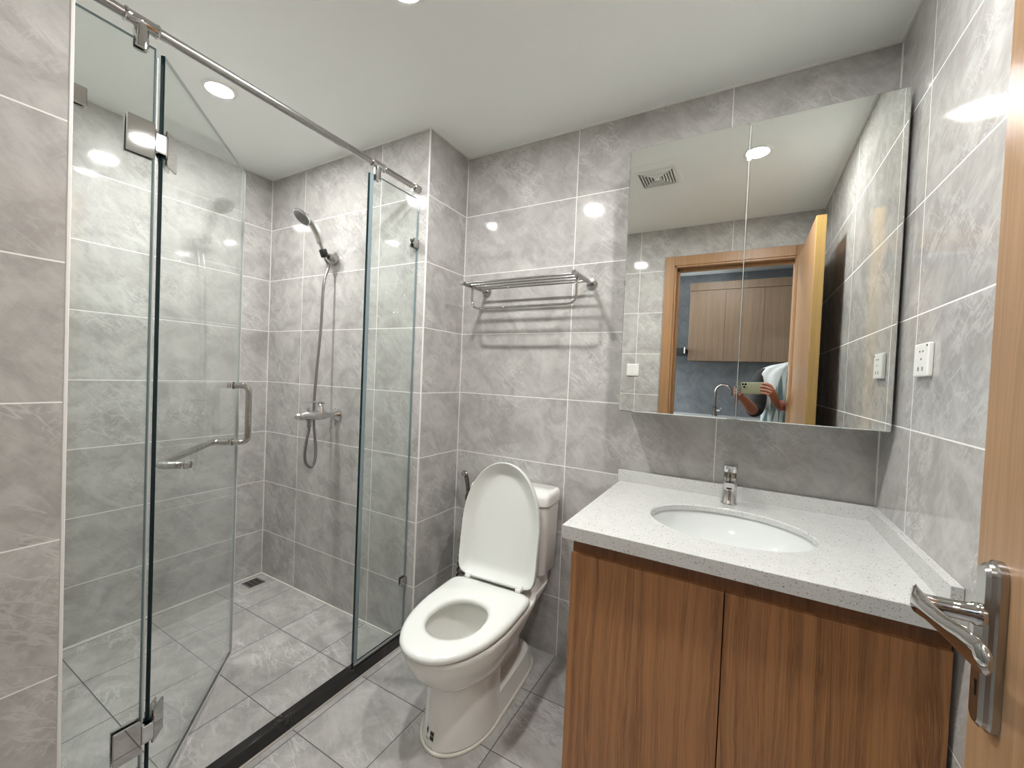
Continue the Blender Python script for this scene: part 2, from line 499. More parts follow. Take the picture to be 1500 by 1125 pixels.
# handle: backplate, lever
def stadium(y0, y1, z0, z1, n=10):
    r = (y1 - y0) / 2; c = (y0 + y1) / 2
    pts = [(c + r * math.cos(PI * i / n), z1 - r + r * math.sin(PI * i / n)) for i in range(n + 1)]
    pts += [(c - r * math.cos(PI * i / n), z0 + r - r * math.sin(PI * i / n)) for i in range(n + 1)]
    return pts
PY0, PY1, PZ0, PZ1 = -1.064, -1.031, 0.916, 1.112
bm = B()
prof = [(0.0, 0.0), (0.007, 0.0), (0.009, 0.003), (0.013, 0.004), (0.0165, 0.008)]
rings = []
for t, ins in prof:
    s = stadium(PY0 + ins * 0.8, PY1 - ins * 0.8, PZ0 + ins, PZ1 - ins)
    rings.append([Vector((XF - t, y, z)) for y, z in s])
loft(bm, rings)
pl = obj('backplate', bm, M['steel'], dl, angle=25)
bm = B()
cyl(bm, (XF - 0.0160, -1.05, 0.972), (XF - 0.0172, -1.05, 0.972), 0.0022, n=12)
box(bm, (XF - 0.0172, -1.0512, 0.955), (XF - 0.0160, -1.0488, 0.972))
obj('keyhole', bm, M['black'], pl, smooth=False)
bm = B()
lz, ly = 1.048, -1.05
lathe(bm, (XF - 0.014, ly, lz), (-1, 0, 0), [(0, 0.0125), (0.008, 0.0125), (0.010, 0.0105), (0.052, 0.0095)], 20)
# grip: curved blade running back towards the hinge
sec = []
path = [(-0.190, -1.032, 1.048, 0.0135, 0.002), (-0.192, -1.038, 1.0475, 0.0145, 0.005), (-0.193, -1.056, 1.0475, 0.0135, 0.0085), (-0.190, -1.08, 1.048, 0.0100, 0.0085),
        (-0.185, -1.105, 1.047, 0.0110, 0.0075), (-0.180, -1.13, 1.047, 0.0145, 0.0065), (-0.177, -1.152, 1.0465, 0.0155, 0.0055), (-0.1755, -1.163, 1.046, 0.0125, 0.004), (-0.175, -1.168, 1.046, 0.006, 0.002)]
for x, y, z, hz, hx in path:
    sec.append([Vector((x + hx * math.cos(2 * PI * i / 18), y, z + hz * math.sin(2 * PI * i / 18))) for i in range(18)])
loft(bm, sec)
obj('lever', bm, M['polished'], pl, angle=50)

# ------------------------------------------------------------------ downlights
for i, (x, y, lab) in enumerate([(-2.278, -0.866, 'round recessed ceiling lamp above the shower'),
                                 (-1.285, -0.853, 'round ceiling lamp cut off by the top edge of the photo'),
                                 (-0.38, -0.845, 'round recessed ceiling lamp seen at the top of the mirror')]):
    t = thing('downlight', lab, 'ceiling lamp', (x, y, CE), 'recessed ceiling lamps')
    bm = B()
    loft(bm, [circ((x, y, z), Vector((1, 0, 0)), Vector((0, 1, 0)), r, 40) for z, r in ((CE, 0.047), (CE, 0.060), (CE - 0.004, 0.059), (CE - 0.006, 0.055), (CE - 0.006, 0.047))], closed=True)
    obj('trim_ring', bm, M['white_plastic'], t)
    bm = B(); cyl(bm, (x, y, CE - 0.0045), (x, y, CE + 0.0005), 0.047, n=40)
    obj('diffuser', bm, M['lamp'], t, smooth=False)

kx, ky, kz = -0.62, -2.32, CE + 0.02  # added lamp, throws fill light through the doorway; no known fixture
t = thing('downlight', 'added round fill lamp on the kitchen ceiling, unseen behind the camera', 'ceiling lamp', (kx, ky, kz))
bm = B()
loft(bm, [circ((kx, ky, z), Vector((1, 0, 0)), Vector((0, 1, 0)), r, 40) for z, r in ((kz, 0.078), (kz, 0.092), (kz - 0.004, 0.091), (kz - 0.006, 0.086), (kz - 0.006, 0.078))], closed=True)
obj('trim_ring', bm, M['white_plastic'], t)
bm = B(); cyl(bm, (kx, ky, kz - 0.0045), (kx, ky, kz + 0.0005), 0.078, n=40)
obj('diffuser', bm, M['kitchen_fill'], t, smooth=False)

# ceiling vent and its access panel
t = thing('ceiling_vent', 'square white ceiling vent with concentric slats, seen in the mirror', 'vent', (-0.84, -0.905, CE))
bm = B(); box(bm, (-0.972, -1.015, CE - 0.002), (-0.716, -0.752, CE), 0.0008, 1)
obj('access_panel', bm, M['ceiling'], t, smooth=False)
bm = B(); box(bm, (-0.925, -0.985, CE - 0.0045), (-0.757, -0.82, CE - 0.002))
obj('backing', bm, M['black'], t, smooth=False)
cx_, cy_ = -0.841, -0.9025
for k in range(6):
    r0 = 0.092 - k * 0.0142; r1 = r0 - 0.0066
    bm = B()
    rr = []
    for z, r in ((CE - 0.003, r0), (CE - 0.012, r0 - 0.001), (CE - 0.014, r1), (CE - 0.003, r1)):
        rr.append([Vector((cx_ + sx * r, cy_ + sy * r, z)) for sx, sy in ((-1, -1), (1, -1), (1, 1), (-1, 1))])
    loft(bm, rr, closed=True)
    obj('slat', bm, M['white_plastic'], t, smooth=False)
bm = B(); box(bm, (cx_ - 0.012, cy_ - 0.012, CE - 0.014), (cx_ + 0.012, cy_ + 0.012, CE - 0.003), 0.001, 1)
obj('centre_cap', bm, M['white_plastic'], t, smooth=False)

# ------------------------------------------------------------------ shower screen
bm = B(); box(bm, (-1.742, YN, F0 - 0.01), (-1.706, YS, 0.083), 0.002, 1)
tag(obj('threshold', bm, M['stone'], at=(-1.724, -0.86, F0), smooth=False), 'black stone threshold with pale veins under the shower glass', 'threshold', kind=None)
bm = B(); box(bm, (-1.706, YN, F0 - 0.005), (-1.697, YS, F0 + 0.003), 0.001, 1)
structure('trim_7', bm, M['sill'], 'beige sealant line along the black threshold', 'trim')

def pane(bm, lo, hi, far=1):
    box(bm, lo, hi, 0.0012, 1)
    bm.normal_update()
    for f in bm.faces: f.material_index = 0 if abs(f.normal.x) > 0.9 else far if (f.normal.y > 0.5 or abs(f.normal.z) > 0.5) else 1
GT, GB = 2.087, 0.0845
def clip(z, y0, sgn):
    bm = B()
    box(bm, (GX - 0.013, min(y0, y0 + sgn * 0.034), z - 0.02), (GX - 0.005, max(y0, y0 + sgn * 0.034), z + 0.02), 0.0015, 1)
    box(bm, (GX + 0.005, min(y0, y0 + sgn * 0.034), z - 0.02), (GX + 0.013, max(y0, y0 + sgn * 0.034), z + 0.02), 0.0015, 1)
    box(bm, (GX - 0.013, min(y0, y0 + sgn * 0.003), z - 0.02), (GX + 0.013, max(y0, y0 + sgn * 0.003), z + 0.02), 0.0008, 1)
    return bm
p1 = thing('glass_panel', 'narrow fixed glass panel between the left wall and the hinged glass door', 'glass panel', (GX, -1.34, GB), 'fixed panes of the shower screen')
bm = B(); pane(bm, (GX - 0.005, YN + 0.002, GB), (GX + 0.005, -1.262, GT))
obj('pane', bm, [M['glass'], M['glass_edge_pale']], p1, smooth=False)
for z in (1.888, 0.24): obj('wall_clip', clip(z, YN, 1), M['polished'], p1, smooth=False)
for z0, z1 in ((GB, 0.28), (0.345, 1.82), (1.886, GT - 0.02)):
    bm = B(); box(bm, (GX - 0.004, -1.2612, z0), (GX + 0.004, -1.2565, z1), 0.001, 1)
    obj('door_seal', bm, M['seal'], p1, smooth=False)
p2 = thing('glass_panel', 'fixed glass panel beside the tiled pier, nearest the toilet', 'glass panel', (GX, -0.44, GB), 'fixed panes of the shower screen')
bm = B(); pane(bm, (GX - 0.005, -0.563, GB), (GX + 0.005, YS - 0.002, GT))
obj('pane', bm, [M['glass'], M['glass_edge_pale']], p2, smooth=False)
for z in (1.882, 0.322): obj('wall_clip', clip(z, YS, -1), M['polished'], p2, smooth=False)
bm = B(); box(bm, (GX - 0.006, -0.581, GB), (GX + 0.006, -0.5635, GT - 0.004), 0.0008, 1)
bm.normal_update()
for f in bm.faces: f.material_index = 1 if f.normal.y < -0.5 else 0
obj('strike_seal', bm, [M['strike'], M['glass_edge']], p2, smooth=False)
bm = B(); tube(bm, [(GX + 0.008, -0.581, GB + 0.004), (GX + 0.008, YS, GB + 0.004)], 0.005, 8)
obj('sealant_bead', bm, M['grey_plastic'], p2)

# hinged door, opened inwards
HP = Vector((GX, -1.249, 0))
dd = Vector((-0.732, 0.681, 0)).normalized(); dn = Vector((0.681, 0.732, 0)).normalized()
DM = Matrix(((dn.x, dd.x, 0, HP.x), (dn.y, dd.y, 0, HP.y), (0, 0, 1, 0), (0, 0, 0, 1)))   # local x = outward normal, y = along the door
gd = thing('shower_door', 'glass shower door hinged open into the shower, with a D handle and towel bar', 'shower door', (HP.x, HP.y, 0.097))
bm = B(); pane(bm, (-0.005, 0.004, 0.097), (0.005, 0.652, 2.084), 2)
obj('pane', bm, [M['glass'], M['glass_edge'], M['seal']], gd, smooth=False, xf=DM)
bm = B(); box(bm, (-0.006, 0.652, 0.097), (0.006, 0.658, 2.075), 0.001, 1)
obj('edge_seal', bm, M['rubber'], gd, smooth=False, xf=DM)
bm = B(); box(bm, (-0.005, 0.02, 0.087), (0.005, 0.652, 0.097), 0.001, 1)
obj('bottom_seal', bm, M['rubber'], gd, smooth=False, xf=DM)
for hz in (1.853, 0.312):
    h = 0.045
    bm = B()
    for s in (-1, 1):
        x0, x1 = sorted((s * 0.0054, s * 0.011))
        box(bm, (GX + x0, -1.318, hz - h), (GX + x1, -1.262, hz + h), 0.0012, 1)          # leaf on the fixed pane
    hg = obj('hinge', bm, M['polished'], gd, smooth=False)
    bm = B()
    for s in (-1, 1):
        x0, x1 = sorted((s * 0.0054, s * 0.011))
        box(bm, (x0, 0.014, hz - h), (x1, 0.066, hz + h), 0.0012, 1)                       # leaf on the door
    obj('door_leaf', bm, M['polished'], hg, smooth=False, xf=DM)
    bm = B()
    box(bm, (GX - 0.014, -1.2612, hz - 0.024), (GX + 0.012, -1.238, hz + 0.024), 0.002, 1)
    cyl(bm, (GX - 0.004, -1.243, hz - 0.024), (GX - 0.004, -1.243, hz + 0.024), 0.011, n=20)
    obj('knuckle', bm, M['chrome'], hg, angle=30)
    bm = B()
    box(bm, (-0.012, 0.006, hz - 0.03), (0.012, 0.014, hz + 0.03), 0.001, 1)
    obj('gasket', bm, M['black'], hg, smooth=False, xf=DM)
# D handle outside, towel bar inside
s0, zt, zb = 0.581, 1.212, 0.987
bm = B()
tube(bm, fillet([(0.005, s0, zt), (0.06, s0, zt), (0.06, s0, zb), (0.005, s0, zb)], 0.032), 0.0115, 18)
hd = obj('pull_handle', bm, M['polished'], gd, xf=DM, angle=60)
bm = B()
for z in (zt, zb):
    lathe(bm, (0.005, s0, z), (1, 0, 0), [(0, 0.0145), (0.004, 0.0145), (0.004, 0.0120), (0.007, 0.012)], 20)
obj('washer', bm, M['gunmetal'], hd, xf=DM)
bm = B()
tube(bm, fillet([(-0.005, s0, zb), (-0.062, s0, zb), (-0.062, 0.17, zb), (-0.005, 0.17, zb)], 0.035), 0.0125, 18)
tb = obj('towel_bar', bm, M['polished'], gd, xf=DM, angle=60)
bm = B()
lathe(bm, (0.005, 0.17, zb), (1, 0, 0), [(0, 0.013), (0.003, 0.013), (0.003, 0.0115), (0.016, 0.0115), (0.018, 0.010)], 20)
lathe(bm, (-0.005, s0, zt), (-1, 0, 0), [(0, 0.012), (0.006, 0.012), (0.008, 0.010)], 20)
obj('end_cap', bm, M['polished'], tb, xf=DM)

# top rail
RZ = 2.131
r = thing('shower_rail', 'round steel support rail along the top of the shower glass', 'rail', (GX, -0.9, RZ))
bm = B(); cyl(bm, (GX, YR - 0.02, RZ), (GX, YS - 0.004, RZ), 0.0125, n=24)
obj('bar', bm, M['steel'], r)
bm = B(); lathe(bm, (GX, YS, RZ), (0, -1, 0), [(0, 0.0175), (0.034, 0.0175), (0.036, 0.0155)], 28)
obj('wall_flange', bm, M['steel'], r)
for y in (-1.291, -0.538):
    bm = B()
    lathe(bm, (GX, y - 0.034, RZ), (0, 1, 0), [(0, 0.0155), (0.003, 0.0175), (0.006, 0.0155), (0.062, 0.0155), (0.065, 0.0175), (0.068, 0.0155)], 28)
    lathe(bm, (GX, y, RZ - 0.01), (0, 0, -1), [(0, 0.0145), (RZ - 0.012 - GT, 0.0145)], 24)
    for s in (-1, 1):
        half = [Vector((GX + s * 0.0058 + s * 0.0087 * math.sin(PI * i / 12), y - 0.0135 * math.cos(PI * i / 12), 0)) for i in range(13)]
        loft(bm, [[p + Vector((0, 0, z)) for p in half] for z in (GT + 0.006, 2.069, 2.0675)])
    obj('glass_clamp', bm, M['chrome'] if y > -1 else M['polished'], r)

# ------------------------------------------------------------------ shower fittings
MX = -2.238
mx = thing('shower_mixer', 'chrome shower mixer tap on the back wall of the shower', 'tap', (MX, YS, 1.055))
bm = B()
lathe(bm, (MX, YS, 1.055), (0, -1, 0), [(0, 0.034), (0.006, 0.034), (0.022, 0.02), (0.028, 0.0145), (0.075, 0.0145)], 32)
obj('wall_flange', bm, M['chrome'], mx)
bm = B()
lathe(bm, (MX, YS - 0.07, 1.056), (0, -1, 0.02), [(0, 0.016), (0.004, 0.0215), (0.05, 0.0235), (0.09, 0.0215), (0.13, 0.020), (0.15, 0.0185), (0.163, 0.012), (0.167, 0.003)], 28)
lathe(bm, (MX, YS - 0.103, 1.066), (0, 0, 1), [(0, 0.023), (0.022, 0.0215), (0.030, 0.018), (0.045, 0.0165), (0.05, 0.013)], 28)
bd = obj('body', bm, M['chrome'], mx, angle=50)
bm = B()
sec = []
for y, hw, z, hh in ((-0.375, 0.008, 1.118, 0.006), (-0.39, 0.014, 1.122, 0.006), (-0.43, 0.009, 1.124, 0.0035), (-0.48, 0.008, 1.126, 0.003), (-0.505, 0.006, 1.127, 0.002)):
    sec.append([Vector((MX + hw * math.cos(2 * PI * i / 16), y, z + hh * math.sin(2 * PI * i / 16))) for i in range(16)])
loft(bm, sec)
obj('lever', bm, M['chrome'], mx, angle=60)
bm = B()
lathe(bm, (MX, -0.462, 1.072), (0, 0, 1), [(0, 0.007), (0.012, 0.006), (0.014, 0.010), (0.022, 0.010), (0.024, 0.007)], 16)
obj('diverter_knob', bm, M['chrome'], mx)
bm = B()
lathe(bm, (MX, -0.455, 1.045), (0, 0, -1), [(0, 0.0125), (0.018, 0.0125), (0.02, 0.0105), (0.042, 0.0105), (0.045, 0.0075)], 18)
obj('hose_outlet', bm, M['steel'], mx)

hx = -2.293
ho = thing('shower_holder', 'chrome wall bracket holding the hand shower', 'bracket', (hx, YS, 1.872))
bm = B()
lathe(bm, (hx, YS, 1.868), (0, -1, 0.12), [(0, 0.028), (0.01, 0.028), (0.035, 0.019), (0.0475, 0.0155)], 28)
obj('wall_mount', bm, M['steel'], ho)
axis = Vector((0.0, -0.45, 1.0)).normalized()
hc = Vector((hx, YS - 0.072, 1.884))
bm = B(); loft(bm, [circ(hc + axis * t_, *frame_of(axis)[:2], r_, 24) for t_, r_ in ((-0.02, 0.0150), (-0.02, 0.0175), (-0.016, 0.0185), (0.016, 0.0195), (0.02, 0.018), (0.02, 0.0150))], closed=True)
obj('cradle', bm, M['black'], ho)

hs = thing('hand_shower', 'chrome hand shower with a round grey nozzle plate, in its wall bracket', 'hand shower', tuple(hc - axis * 0.03))
bm = B()
hp = spline([hc - axis * 0.036, hc, hc + axis * 0.035, (hx, -0.402, 1.965), (hx, -0.437, 2.012), (hx, -0.470, 2.036)], 6)
nr = len(hp)
tube(bm, hp, 0.012, 18, radii=[0.0085 + (0.003 if i < nr * 0.42 else 0.0092) * min(1, (i / nr) * 2.2) - (0.0015 if i > nr * 0.8 else 0) for i in range(nr)])
hb = obj('handle', bm, M['chrome'], hs, angle=60)
fd = Vector((-0.12, -0.62, -0.77)).normalized()
fc = Vector((hx - 0.002, -0.492, 2.022))
bm = B()
lathe(bm, fc - fd * 0.026, fd, [(0, 0.012), (0.004, 0.026), (0.012, 0.040), (0.022, 0.046), (0.026, 0.0455)], 36)
obj('head', bm, M['chrome'], hs, angle=50)
bm = B()
lathe(bm, fc, fd, [(-0.002, 0.040), (0.002, 0.0405), (0.003, 0.038)], 36)
X_, Y_, _ = frame_of(fd)
for ring, n in ((0.010, 6), (0.020, 12), (0.030, 18)):
    for i in range(n):
        a = 2 * PI * i / n
        lathe(bm, fc + X_ * ring * math.cos(a) + Y_ * ring * math.sin(a), fd, [(0.002, 0.0018), (0.0055, 0.0012)], 6)
obj('nozzle_plate', bm, M['grey_plastic'], hs)

def ribbed(pts, r, pitch=0.004, n=12):
    """flexible metal hose with fine ribs"""
    bm = B()
    pts = [Vector(p) for p in pts]
    out, rad = [], []
    acc = 0
    for a, b in zip(pts[:-1], pts[1:]):
        k = max(1, int((b - a).length / (pitch / 2)))
        for i in range(k):
            out.append(a.lerp(b, i / k)); rad.append(r * (1.0 if len(out) % 2 else 0.86))
    out.append(pts[-1]); rad.append(r)
    tube(bm, out, r, n, radii=rad)
    return bm
hpts = spline([hc - axis * 0.035, hc - axis * 0.07, (hx + 0.002, -0.362, 1.72), (hx + 0.002, -0.37, 1.5), (-2.288, -0.388, 1.28), (-2.280, -0.402, 1.12), (-2.273, -0.404, 1.0), (-2.258, -0.402, 0.9),
               (-2.245, -0.412, 0.835), (-2.243, -0.432, 0.80), (-2.241, -0.458, 0.815), (-2.239, -0.472, 0.86), (-2.238, -0.466, 0.93), (-2.238, -0.455, 0.985), (-2.238, -0.455, 0.9985)], 10)
tag(obj('shower_hose', ribbed(hpts, 0.0072), M['hose'], at=tuple(hpts[0]), angle=80), 'flexible steel shower hose hanging in a loop below the mixer tap', 'hose')

# floor drain
t = thing('floor_drain', 'square steel floor drain in the far corner of the shower', 'drain', (-2.806, -0.384, F0))
bm = B()
box(bm, (-2.85, -0.429, F0 - 0.004), (-2.762, -0.339, F0 + 0.002), 0.001, 1)
obj('plate', bm, M['steel'], t, smooth=False)
bm = B()
for i in range(6):
    for j in range(3):
        x = -2.838 + i * 0.0118; y = -0.419 + j * 0.0245
        box(bm, (x, y, F0 + 0.001), (x + 0.006, y + 0.019, F0 + 0.0026))
obj('grate_slot', bm, M['black'], t, smooth=False)
bm = B()
g = 0.0022
box(bm, (-2.722, -0.486, F0 - 0.001), (-2.722 + g, YS, F0 + 0.0006)); box(bm, (XL, -0.486, F0 - 0.001), (-2.722, -0.486 + g, F0 + 0.0006))
structure('trim_8', bm, M['caulk'], 'cut tile joint round the floor drain', 'trim')

# ------------------------------------------------------------------ towel rack
tz = 1.709
tr = thing('towel_rack', 'steel towel rack with four shelf bars and a hanging bar on the back wall', 'towel rack', (-1.25, 0, tz))
for x in (-1.522, -0.98):
    bm = B()
    lathe(bm, (x, 0, tz), (0, -1, 0), [(0, 0.024), (0.006, 0.024), (0.012, 0.021), (0.014, 0.012)], 28)
    obj('wall_flange', bm, M['steel'], tr)
    bm = B()
    cyl(bm, (x, -0.008, tz), (x, -0.212, tz), 0.0095, n=20)
    a = obj('arm', bm, M['steel'], tr)
    bm = B(); lathe(bm, (x, -0.21, tz), (0, -1, 0), [(0, 0.0108), (0.008, 0.0108), (0.01, 0.009)], 20)
    obj('end_cap', bm, M['chrome'], a)
for y in (-0.195, -0.15, -0.105, -0.06):
    bm = B(); cyl(bm, (-1.522, y, tz + 0.001), (-0.98, y, tz + 0.001), 0.005, n=14)
    obj('shelf_bar', bm, M['steel'], tr)
bm = B()
tube(bm, fillet([(-1.508, -0.148, tz - 0.004), (-1.508, -0.148, tz - 0.108), (-0.994, -0.148, tz - 0.108), (-0.994, -0.148, tz - 0.004)], 0.04), 0.0055, 14)
obj('hanging_bar', bm, M['polished'], tr, angle=60)

# ------------------------------------------------------------------ toilet (local: wall at y=0, floor at z=0)
def egg(yf, yb, yc, hw, z, nf=2.0, nb=4.0, n=64):
    out = []
    for i in range(n):
        a = 2 * PI * i / n
        c, s = math.cos(a), math.sin(a)
        e = 2.0 / (nf if c >= 0 else nb)
        y = yc + (yf - yc) * abs(c) ** e if c >= 0 else yc + (yb - yc) * abs(c) ** e
        out.append(Vector((hw * math.copysign(abs(s) ** e, s), y, z)))
    return out
TM = Matrix.Translation((-1.249, -0.01, F0)) @ Matrix.Translation((0, -0.25, 0)) @ Matrix.Rotation(math.radians(3.2), 4, 'Z') @ Matrix.Translation((0, 0.25, 0))
to = thing('toilet', 'white toilet with its lid raised, between the shower and the vanity', 'toilet', (-1.249, -0.4, F0))
bm = B()
loft(bm, [egg(-0.650, -0.06, -0.45, 0.124, 0.0, nb=6), egg(-0.650, -0.06, -0.45, 0.124, 0.02, nb=6), egg(-0.640, -0.07, -0.45, 0.118, 0.05, nb=6), egg(-0.634, -0.075, -0.45, 0.113, 0.075, nb=6), egg(-0.622, -0.08, -0.45, 0.100, 0.082, nb=6)])
loft(bm, [egg(-0.651, -0.34, -0.47, 0.125, 0.012, nb=3), egg(-0.642, -0.34, -0.47, 0.119, 0.07, nb=3), egg(-0.637, -0.34, -0.47, 0.117, 0.13, nb=3), egg(-0.638, -0.33, -0.47, 0.116, 0.19, nb=3), egg(-0.645, -0.32, -0.47, 0.120, 0.222, nb=3)], cap1=False)
loft(bm, [egg(-0.37, -0.1, -0.25, 0.072, 0.07, nb=5, nf=6), egg(-0.37, -0.11, -0.25, 0.068, 0.2, nb=5, nf=6), egg(-0.36, -0.12, -0.25, 0.072, 0.33, nb=5, nf=6)])
# bowl shell, outside then inside
loft(bm, [egg(-0.644, -0.30, -0.46, 0.120, 0.214, nb=3), egg(-0.656, -0.29, -0.46, 0.130, 0.218, nb=3), egg(-0.676, -0.27, -0.46, 0.142, 0.236, nb=3.2), egg(-0.712, -0.22, -0.46, 0.160, 0.272, nb=3.6), egg(-0.742, -0.19, -0.46, 0.176, 0.318, nb=4.2),
          egg(-0.758, -0.17, -0.46, 0.184, 0.352, nb=5), egg(-0.763, -0.16, -0.46, 0.187, 0.366, nb=5), egg(-0.760, -0.16, -0.46, 0.184, 0.373, nb=5),
          egg(-0.700, -0.36, -0.52, 0.128, 0.373), egg(-0.690, -0.37, -0.52, 0.120, 0.360), egg(-0.684, -0.375, -0.52, 0.118, 0.33), egg(-0.66, -0.385, -0.52, 0.105, 0.27), egg(-0.62, -0.40, -0.52, 0.082, 0.21), egg(-0.585, -0.43, -0.51, 0.055, 0.16)], cap0=False, cap1=True)
# deck under the tank
loft(bm, [egg(-0.33, -0.13, -0.24, 0.11, 0.25, nf=5, nb=6), egg(-0.33, -0.07, -0.22, 0.150, 0.315, nf=5, nb=6), egg(-0.33, -0.035, -0.2, 0.166, 0.36, nf=5, nb=7), egg(-0.33, -0.03, -0.2, 0.166, 0.3705, nf=5, nb=7)])
loft(bm, [egg(-0.225, -0.03, -0.13, 0.160, 0.365, nf=6, nb=7), egg(-0.21, -0.03, -0.12, 0.158, 0.40, nf=6, nb=7), egg(-0.195, -0.03, -0.11, 0.156, 0.424, nf=6, nb=7)])
bw = obj('bowl', bm, M['porcelain'], to, xf=TM, angle=48)
bm = B(); loft(bm, [egg(-0.618, -0.40, -0.52, 0.081, 0.208), egg(-0.619, -0.40, -0.52, 0.0815, 0.2095)])
obj('water', bm, M['water'], bw, xf=TM, smooth=False)
for sx in (1, -1):
    bm = B(); cyl(bm, (sx * 0.0645, -0.33, 0.115), (sx * 0.0705, -0.33, 0.115), 0.008, n=14)
    obj('bolt_hole', bm, M['black'], bw, xf=TM)
bm = B()
ol = egg(-0.656, -0.055, -0.45, 0.130, 0.004, nb=6)
x0 = None
rings = []
for i, p in enumerate(ol):
    d = (ol[(i + 1) % 64] - ol[i - 1]).normalized(); s_ = Vector((d.y, -d.x, 0))
    rings.append(circ(p, s_, Vector((0, 0, 1)), 0.006, 8))
loft(bm, rings, closed=True)
obj('sealant_bead', bm, M['sealant'], bw, xf=TM)
# printed marks on the foot: curved decal pieces hugging the front of the pedestal
def decal(bm, a0, a1, z0, z1):
    def pt(a, z):
        c, s = math.cos(a), math.sin(a)
        t = max(0.0, min(1.0, (z - 0.012) / 0.058))
        yf, hw = -0.651 + 0.009 * t, 0.125 - 0.006 * t
        return Vector((s * (hw + 0.0012), -0.47 + (yf - 0.0012 + 0.47) * c, z))
    n = 4
    lo = [pt(a0 + (a1 - a0) * i / n, z0) for i in range(n + 1)]; hi = [pt(a0 + (a1 - a0) * i / n, z1) for i in range(n + 1)]
    va = [bm.verts.new(p) for p in lo]; vb = [bm.verts.new(p) for p in hi]
    for i in range(n): bm.faces.new((va[i], va[i + 1], vb[i + 1], vb[i]))
bm = B()
A0 = -0.17
Z0 = 0.034
for a0 in (A0, A0 + 0.066):
    for z0 in (Z0, Z0 + 0.0145): decal(bm, a0, a0 + 0.06, z0, z0 + 0.0125)
decal(bm, A0 - 0.17, A0 - 0.10, Z0 + 0.017, Z0 + 0.027); decal(bm, A0 - 0.15, A0 - 0.12, Z0 + 0.011, Z0 + 0.031)
decal(bm, A0 - 0.18, A0 - 0.05, Z0 - 0.004, Z0 - 0.002)
bmesh.ops.solidify(bm, geom=bm.faces[:], thickness=0.0004)
obj('printed_mark', bm, M['print'], bw, xf=TM, smooth=False)
# tank
bm = B()
def tank_ring(z, hw, yf, yb=-0.022): return egg(yf, yb, (yf + yb) / 2, hw, z, nf=7, nb=14)
loft(bm, [tank_ring(0.424, 0.170, -0.170), tank_ring(0.432, 0.177, -0.176), tank_ring(0.60, 0.183, -0.182), tank_ring(0.722, 0.186, -0.186)])
tk = obj('tank', bm, M['porcelain'], to, xf=TM, angle=40)
bm = B()
loft(bm, [tank_ring(0.724, 0.184, -0.184), tank_ring(0.727, 0.191, -0.192), tank_ring(0.758, 0.192, -0.193), tank_ring(0.772, 0.188, -0.188), tank_ring(0.779, 0.178, -0.176, -0.03)])
tl = obj('tank_lid', bm, M['porcelain'], tk, xf=TM, angle=60)
bm = B(); lathe(bm, (0, -0.105, 0.778), (0, 0, 1), [(0, 0.022), (0.004, 0.022), (0.005, 0.019)], 24)
obj('flush_button', bm, M['chrome'], tl, xf=TM)
# seat ring
def eh(ins, z): return egg(-0.662 + ins, -0.412 - ins, -0.545, 0.098 - ins, z, nf=2.0, nb=2.3)
def es(ins, z): return egg(-0.772 + ins, -0.272 - ins, -0.44, 0.183 - ins, z, nf=2.1, nb=8)
bm = B()
loft(bm, [eh(-0.004, 0.377), es(0.006, 0.377), es(0.0, 0.384), es(0.001, 0.394), es(0.007, 0.401), es(0.018, 0.4045), eh(-0.022, 0.4045), eh(-0.008, 0.401), eh(0.0, 0.393), eh(0.0, 0.383)], closed=True)
obj('seat', bm, M['seat_plastic'], to, xf=TM, angle=60)
# raised lid: local outline in (x, length), leaning on the tank
LL = 0.492
lean = math.radians(7.1)
LB = Matrix.Translation((0, -0.262, 0.405)) @ Matrix.Rotation(-lean, 4, 'X')
def lid_ring(ins, d):      # d = depth towards the room (-y)
    e_ = egg(LL - ins, 0.004 + ins, 0.215, 0.181 - ins, 0, nf=2.05, nb=9)
    return [LB @ Vector((p.x, -d, p.y)) for p in e_]
bm = B()
loft(bm, [lid_ring(0.03, -0.027), lid_ring(0.010, -0.022), lid_ring(0.0, -0.010), lid_ring(0.0, 0.010), lid_ring(0.0015, 0.0125), lid_ring(0.0045, 0.0125), lid_ring(0.007, 0.010), lid_ring(0.028, -0.009), lid_ring(0.042, -0.016), lid_ring(0.06, -0.018)])
obj('lid', bm, M['seat_plastic'], to, xf=TM, angle=50)
for sx in (-1, 1):
    bm = B()
    box(bm, (sx * 0.118 - 0.012, -0.292, 0.403), (sx * 0.118 + 0.012, -0.262, 0.418), 0.005, 3)
    cyl(bm, (sx * 0.118 - 0.014, -0.274, 0.417), (sx * 0.118 + 0.014, -0.274, 0.417), 0.0095, n=18)
    obj('hinge', bm, M['seat_plastic'], to, xf=TM, angle=45)
bm = B(); cyl(bm, (-0.104, -0.274, 0.416), (0.104, -0.274, 0.416), 0.007, n=18)
obj('hinge_bar', bm, M['seat_plastic'], to, xf=TM)

